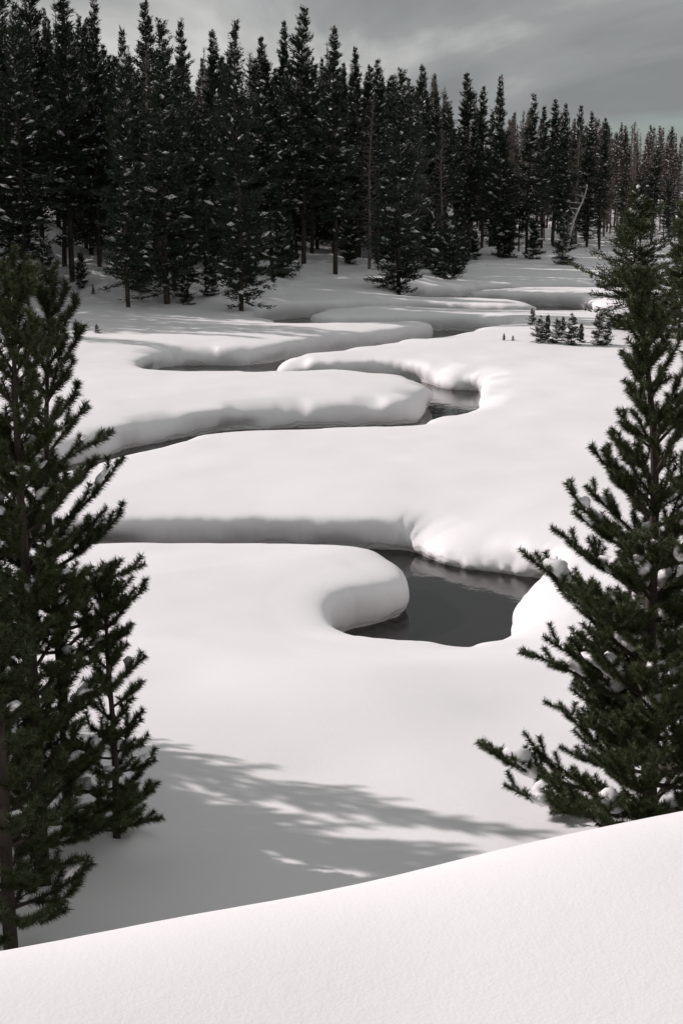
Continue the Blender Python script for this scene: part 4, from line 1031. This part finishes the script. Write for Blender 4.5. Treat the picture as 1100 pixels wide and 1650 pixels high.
SIDE = [
    (-40.7, 108.0, 17.8, 0.1, 0), (-33.7, 78.4, 17.5, 5.4, 0), (-36.1, 125.2, 16.8, 5.2, 2), (-73.4, 120.5, 17.9, 4.7, 0),
    (-33.6, 95.6, 15.0, 0.6, 0), (-46.0, 77.5, 14.8, 0.8, 0), (-40.6, 104.4, 17.2, 3.6, 0), (-55.6, 125.9, 14.2, 2.5, 2),
    (-74.4, 82.5, 17.0, 2.0, 2), (-57.0, 113.2, 17.0, 1.3, 1), (-39.6, 78.9, 14.1, 1.2, 2), (-61.9, 119.0, 16.9, 2.1, 0),
    (-69.0, 119.8, 16.3, 0.9, 1), (-51.2, 91.4, 15.6, 2.6, 1), (-71.2, 90.0, 15.6, 3.9, 2), (-70.1, 105.6, 17.5, 0.5, 1),
    (-63.6, 94.4, 15.8, 5.1, 2), (-59.8, 99.5, 16.6, 0.0, 2), (-67.6, 83.4, 16.9, 6.1, 2), (-65.0, 111.9, 18.5, 2.8, 1),
    (-41.0, 81.6, 17.7, 5.9, 0), (-34.0, 106.3, 16.6, 1.9, 2), (-49.2, 77.2, 16.9, 0.4, 2), (-35.5, 102.6, 16.7, 4.2, 2),
    (-44.6, 94.2, 14.9, 3.0, 1), (-52.4, 76.8, 15.8, 1.8, 2), (-49.8, 108.5, 16.0, 2.0, 2), (-74.0, 99.1, 17.9, 0.9, 2),
    (-61.4, 79.6, 18.2, 0.4, 1), (-57.0, 92.7, 17.1, 4.7, 1), (-62.6, 104.1, 14.9, 0.9, 1), (-31.0, 88.6, 15.8, 4.3, 2),
    (-54.6, 73.2, 14.0, 0.3, 0), (-66.9, 107.7, 15.8, 0.1, 2), (-74.8, 117.1, 17.3, 1.2, 2), (-56.3, 104.5, 17.0, 4.0, 1),
    (-64.7, 117.4, 15.3, 1.3, 0), (-52.1, 124.8, 17.5, 4.0, 0), (-71.3, 101.3, 16.4, 5.0, 0), (-62.6, 85.1, 18.0, 4.7, 0),
    (-69.6, 81.4, 15.3, 4.2, 2), (-66.1, 93.3, 14.8, 3.6, 2), (-59.8, 102.4, 16.8, 5.6, 2), (-38.2, 126.4, 14.2, 5.1, 2),
    (-73.4, 127.5, 17.2, 1.4, 1), (-48.4, 128.4, 17.0, 2.4, 1), (-49.7, 70.7, 14.7, 4.5, 0), (-49.6, 83.9, 16.7, 3.7, 1),
    (-43.6, 84.4, 17.9, 5.0, 0), (-43.5, 72.6, 16.0, 2.0, 2), (-40.2, 85.4, 16.0, 3.9, 0), (-37.7, 90.9, 14.9, 4.5, 2),
    (-72.2, 95.1, 15.4, 6.2, 2), (-54.1, 93.2, 15.7, 2.8, 0), (-63.7, 127.7, 17.1, 5.9, 1), (-52.0, 98.3, 18.2, 2.0, 0),
    (-59.4, 119.2, 17.4, 2.0, 1), (-49.6, 103.9, 17.5, 4.4, 0), (-56.5, 77.9, 14.7, 6.3, 0), (-28.7, 107.9, 14.6, 2.5, 1),
    (-35.6, 111.5, 17.5, 4.6, 2), (-38.0, 115.5, 18.1, 3.9, 0), (-38.6, 96.1, 16.6, 2.9, 1), (-55.7, 116.9, 14.5, 3.0, 0),
    (-70.5, 92.4, 16.2, 3.2, 1), (-47.8, 125.5, 17.2, 5.1, 1), (-32.7, 118.5, 17.1, 4.7, 0), (-64.9, 79.0, 16.2, 4.1, 0),
    (-45.0, 101.9, 14.5, 3.4, 2), (-33.2, 112.3, 17.2, 3.8, 0), (-29.4, 99.7, 17.2, 3.7, 1), (-30.1, 112.8, 18.5, 1.8, 1),
    (-74.0, 106.7, 15.8, 6.2, 1), (-68.3, 125.8, 14.4, 4.2, 0), (-75.0, 109.4, 14.7, 3.3, 1), (-45.1, 90.1, 16.0, 6.2, 0),
    (-34.9, 88.9, 14.4, 5.5, 2), (-63.3, 90.3, 14.3, 1.1, 0), (-56.5, 96.1, 14.5, 0.5, 2), (-74.9, 114.0, 14.8, 2.3, 1),
    (-59.3, 110.1, 15.7, 6.1, 0), (-38.4, 101.2, 14.1, 2.1, 1), (-45.7, 126.8, 18.1, 5.0, 0), (-61.6, 74.5, 18.2, 6.1, 0),
    (-43.0, 96.4, 14.6, 1.2, 0), (-56.0, 86.8, 14.3, 0.3, 1), (-42.4, 111.8, 18.2, 0.3, 1), (-46.1, 72.0, 18.4, 5.9, 1),
    (-52.4, 116.4, 17.0, 1.7, 2), (-37.6, 118.5, 18.4, 3.4, 1), (-68.7, 114.3, 14.3, 3.8, 0), (-59.6, 129.0, 17.8, 1.4, 2),
    (-74.8, 96.2, 18.5, 3.9, 0), (-45.1, 74.6, 16.1, 0.5, 1), (-36.9, 85.9, 14.3, 2.4, 1), (-58.2, 122.7, 16.1, 2.8, 2),
    (-50.6, 94.6, 16.1, 4.5, 2), (-41.5, 92.6, 17.1, 3.8, 0), (-45.2, 108.8, 15.0, 2.1, 2), (-67.5, 98.5, 14.7, 2.5, 1),
    (-49.4, 89.8, 15.5, 6.1, 1), (-59.0, 85.3, 18.0, 5.9, 1), (-61.8, 124.1, 17.5, 6.1, 2), (-55.2, 101.0, 18.0, 0.6, 1),
    (-72.2, 83.6, 17.3, 0.5, 2), (-41.0, 99.3, 14.8, 4.6, 2), (-43.7, 86.9, 16.8, 5.1, 1), (-32.9, 100.3, 14.1, 1.4, 0),
    (-34.5, 83.4, 18.2, 5.8, 2), (-26.3, 85.0, 16.8, 0.9, 2), (-36.8, 83.5, 14.1, 1.5, 2), (-37.9, 88.1, 14.1, 2.5, 0),
    (-31.2, 98.7, 16.0, 0.9, 0), (-24.6, 89.9, 18.4, 4.1, 2), (-28.0, 94.1, 18.2, 5.8, 1), (-33.5, 86.5, 15.7, 5.2, 2),
    (-31.4, 92.1, 15.8, 4.1, 1), (-40.4, 90.3, 16.7, 2.4, 2), (-42.2, 101.4, 14.7, 4.3, 0), (-29.0, 83.4, 17.4, 2.4, 0),
    (-33.9, 91.4, 16.0, 6.2, 2), (-28.8, 91.4, 16.0, 3.8, 0), (-36.5, 99.8, 18.4, 4.9, 1), (-30.0, 102.1, 16.1, 5.1, 1),
    (-22.5, 81.9, 16.4, 3.0, 1), (-42.7, 103.8, 14.3, 1.1, 2), (-31.1, 85.9, 14.1, 3.1, 1),
]
# landmarks along the forest front, by the column of the picture they stand in
MARKS = [(45, 'bare-trunked pine on the left hillside'), (118, 'tall left hillside pines'), (170, 'notch in the treeline at left'),
         (230, 'leftmost tree at the forest foot'), (285, 'low-branched pair of pines'), (345, 'slender pine beside the low-branched pair'),
         (395, 'outermost forest pine'), (455, 'small young pine on the sunlit slope'), (500, 'tallest mid-forest pine'), (555, 'bare-trunked centre pine'),
         (605, 'dense dark pine left of the forward one'), (650, 'forward mid-forest pine'), (715, 'trio of young pines'), (770, 'slim pine right of the young trio'),
         (815, 'twin tall pines'), (860, 'dome-topped pine'), (905, 'pale leaning dead trunk'), (955, 'last dark pines of the front row'),
         (1010, 'bushy mid-ground pine'), (1070, 'tip of the right foreground pine'), (1120, 'right frame edge pine')]
KIND_WORDS = {'forest': 'dark pine', 'snag': 'bare grey dead tree', 'rust': 'thin brownish dying pine'}
for kind, var, x, y, h, rz, label in FRONT:
    grp = {'forest': 'pines along the forest front', 'young': 'young pines on the open snow', 'broad': 'bushy mid-ground pines'}[kind]
    plant(kind, var, x, y, h, rz, label, grp, 0.9 + 0.35 * ((x * 7.3 + y * 3.1) % 1.0))
for kind, var, x, y, h, rz, col, deep in BACK:
    mark = min(MARKS, key=lambda m: abs(m[0] - col))[1]
    row = ('close', 'rows', 'deep')[0 if deep < 14 else 1 if deep < 34 else 2] + ' behind the ' + mark
    plant(kind, var, x, y, h, rz, KIND_WORDS[kind] + ' standing ' + row, KIND_WORDS[kind] + 's ' + row, 0.8 + 0.55 * ((x * 7.3 + y * 3.1) % 1.0), (0.04 * math.sin(x * 5), 0.04 * math.cos(y * 3)))


def leaning_trunk(x, y, h, lean):
    rng = np.random.default_rng(9)
    root = link(bpy.data.objects.new('dead_tree', None))
    root.location = (x, y, ground_z(x, y) - 0.1)
    tag(root, 'pale bleached dead trunk leaning to the right against the forest', 'tree')
    a, b = Acc(), Acc()
    u = np.linspace(0, 1, 14)
    pts = np.column_stack([lean * u + 0.12 * np.sin(u * 9), 0.4 * u, h * u])
    tube(a, pts, 0.11 * (1 - u) ** 0.7 + 0.035, 8)
    for k in range(16):
        i = int(rng.integers(4, 13))
        az = rng.uniform(0, 6.28)
        L = rng.uniform(0.5, 1.5)
        limb = bent(pts[i], [math.cos(az), math.sin(az), rng.uniform(-0.2, 0.5)], L, 0.2, 4, rng, 0.15)
        tube(b, limb, np.linspace(0.045, 0.012, 5), 4)
    link(bpy.data.objects.new('trunk', a.mesh('trunk', M_PALE, True)), root)
    link(bpy.data.objects.new('bare_branches', b.mesh('bare_branches', M_PALE, True)), root)


# -- young growth along the forest foot
for k, (x, y, h, rz, col) in enumerate(UNDER):
    mark = min(MARKS, key=lambda m: abs(m[0] - col))[1]
    plant('young', k, x, y, h, rz, 'low young pine under the trees near the ' + mark, 'young pines near the ' + mark)

leaning_trunk(21.6, 142.0, 7.4, 2.3)

# -- the same forest going on along the hillside past the left frame edge (it shades the far snow)
def side_forest():
    acc = Acc()
    parts = []
    for s in range(3):
        tr, lf, sn = forest_pine(200 + s, spread=2.0, start=0.15, tufts=11, fine=0.46, skirt=0.5)
        v = np.concatenate(lf.v); tv = np.concatenate(tr.v)[:18 * 8]; tq = tr.q[0]
        parts.append((v, np.concatenate(lf.t), tv, tq))
    for x, y, h, rz, k in SIDE:
        v, f, tv, tq = parts[k % 3]
        c, s_ = math.cos(rz), math.sin(rz)
        M = np.array([[c, -s_, 0], [s_, c, 0], [0, 0, 1]]).T * 1.0
        off = np.array([x, y, ground_z(x, y)])
        sc = np.array([1, 1, h / 17.0])
        acc.add((v * sc) @ M + off, t=f)
        acc.add((tv * sc) @ M + off, q=tq)
    o = link(bpy.data.objects.new('forest', acc.mesh('forest', M_NEEDLE_FAR)))
    tag(o, 'dark pine forest running on along the hillside past the left frame edge', 'forest', kind='stuff')


side_forest()

# -- foreground pines
place_near('pine_tree', dict(seed=3, H=5.3, width=1.88, r_base=0.075, first=0.10, lean=(-0.36, 0), shape=0.95, density=1350, step=0.225, per=(4, 5)), (3.0, 12.9), 0.4,
           'large young pine with snow clumps on its boughs, right foreground behind the snowbank', 'tree', 60, (0.055, 0.135), zmax=0.62)
big = place_near('pine_tree', dict(seed=11, H=5.4, width=0.98, r_base=0.06, first=0.4, shape=0.5, per=(3, 5), density=1300), (-2.62, 11.45), 1.1,
           'tall pine of the left foreground clump with trunk showing above the hollow', 'tree', 40, (0.035, 0.075))
place_near('pine_tree', dict(seed=17, H=5.1, width=0.95, r_base=0.05, first=1.9, shape=0.4, per=(3, 5), lean=(0.05, 0)), (-2.57, 12.4), 2.0,
           'slender pine behind the left clump whose leader stands clear against the snow', 'tree', 26, (0.035, 0.07))
place_near('pine_tree', dict(seed=23, H=3.3, width=0.8, r_base=0.05, first=0.3, density=1200), (-2.47, 9.65), 0.7,
           'small dark pine nearest the snowbank, lowest in the left corner', 'tree', 22, (0.035, 0.07))
edge = place_near('pine_tree', dict(seed=29, H=6.0, width=1.2, r_base=0.09, first=0.7, shape=0.7, density=800, nw=0.008), (-3.45, 11.8), 3.0,
           'tall pine mostly cut by the left frame edge', 'tree', 26, (0.035, 0.075))
place_near('pine_sapling', dict(seed=31, H=2.7, width=0.5, r_base=0.03, first=0.2, shape=0.3, step=0.2, per=(3, 4), bare=0.3), (-2.1, 12.3), 0.2,
           'thin sapling with sparse tufted branches, rightmost of the left foreground pines', 'tree', 7, (0.04, 0.08))


def copy_tree(root, x, y, rz, s, label, group):
    r = link(root.copy())
    r.location = (x, y, ground_z(x, y) - 0.02); r.rotation_euler = (0, 0, rz); r.scale = (s, s, s)
    tag(r, label, 'tree', group)
    for ch in root.children:
        if ch.name.startswith('snow_clump'):
            continue
        link(ch.copy(), r)


# more of the left clump, out of frame: their shadow lies across the hollow
for x, y, rz, s, src in ((-5.0, 13.2, 0.5, 0.95, big), (-5.2, 12.4, 2.2, 1.0, edge), (-6.4, 13.8, 4.0, 1.0, edge), (-4.6, 10.3, 5.0, 0.75, big), (-7.0, 13.2, 1.0, 1.05, big), (-6.2, 14.7, 3.3, 0.95, big), (-7.2, 15.4, 0.9, 1.0, edge), (-6.9, 15.0, 2.9, 1.0, big), (-5.6, 13.3, 1.9, 1.0, edge), (-4.8, 11.8, 0.3, 0.9, big), (-5.7, 11.0, 2.5, 0.95, edge), (-6.7, 12.2, 5.5, 1.0, edge), (-7.9, 16.7, 1.4, 1.0, edge)):
    copy_tree(src, x, y, rz, s, 'pine of the left foreground clump standing beyond the frame edge', 'clump pines beyond the left frame edge')
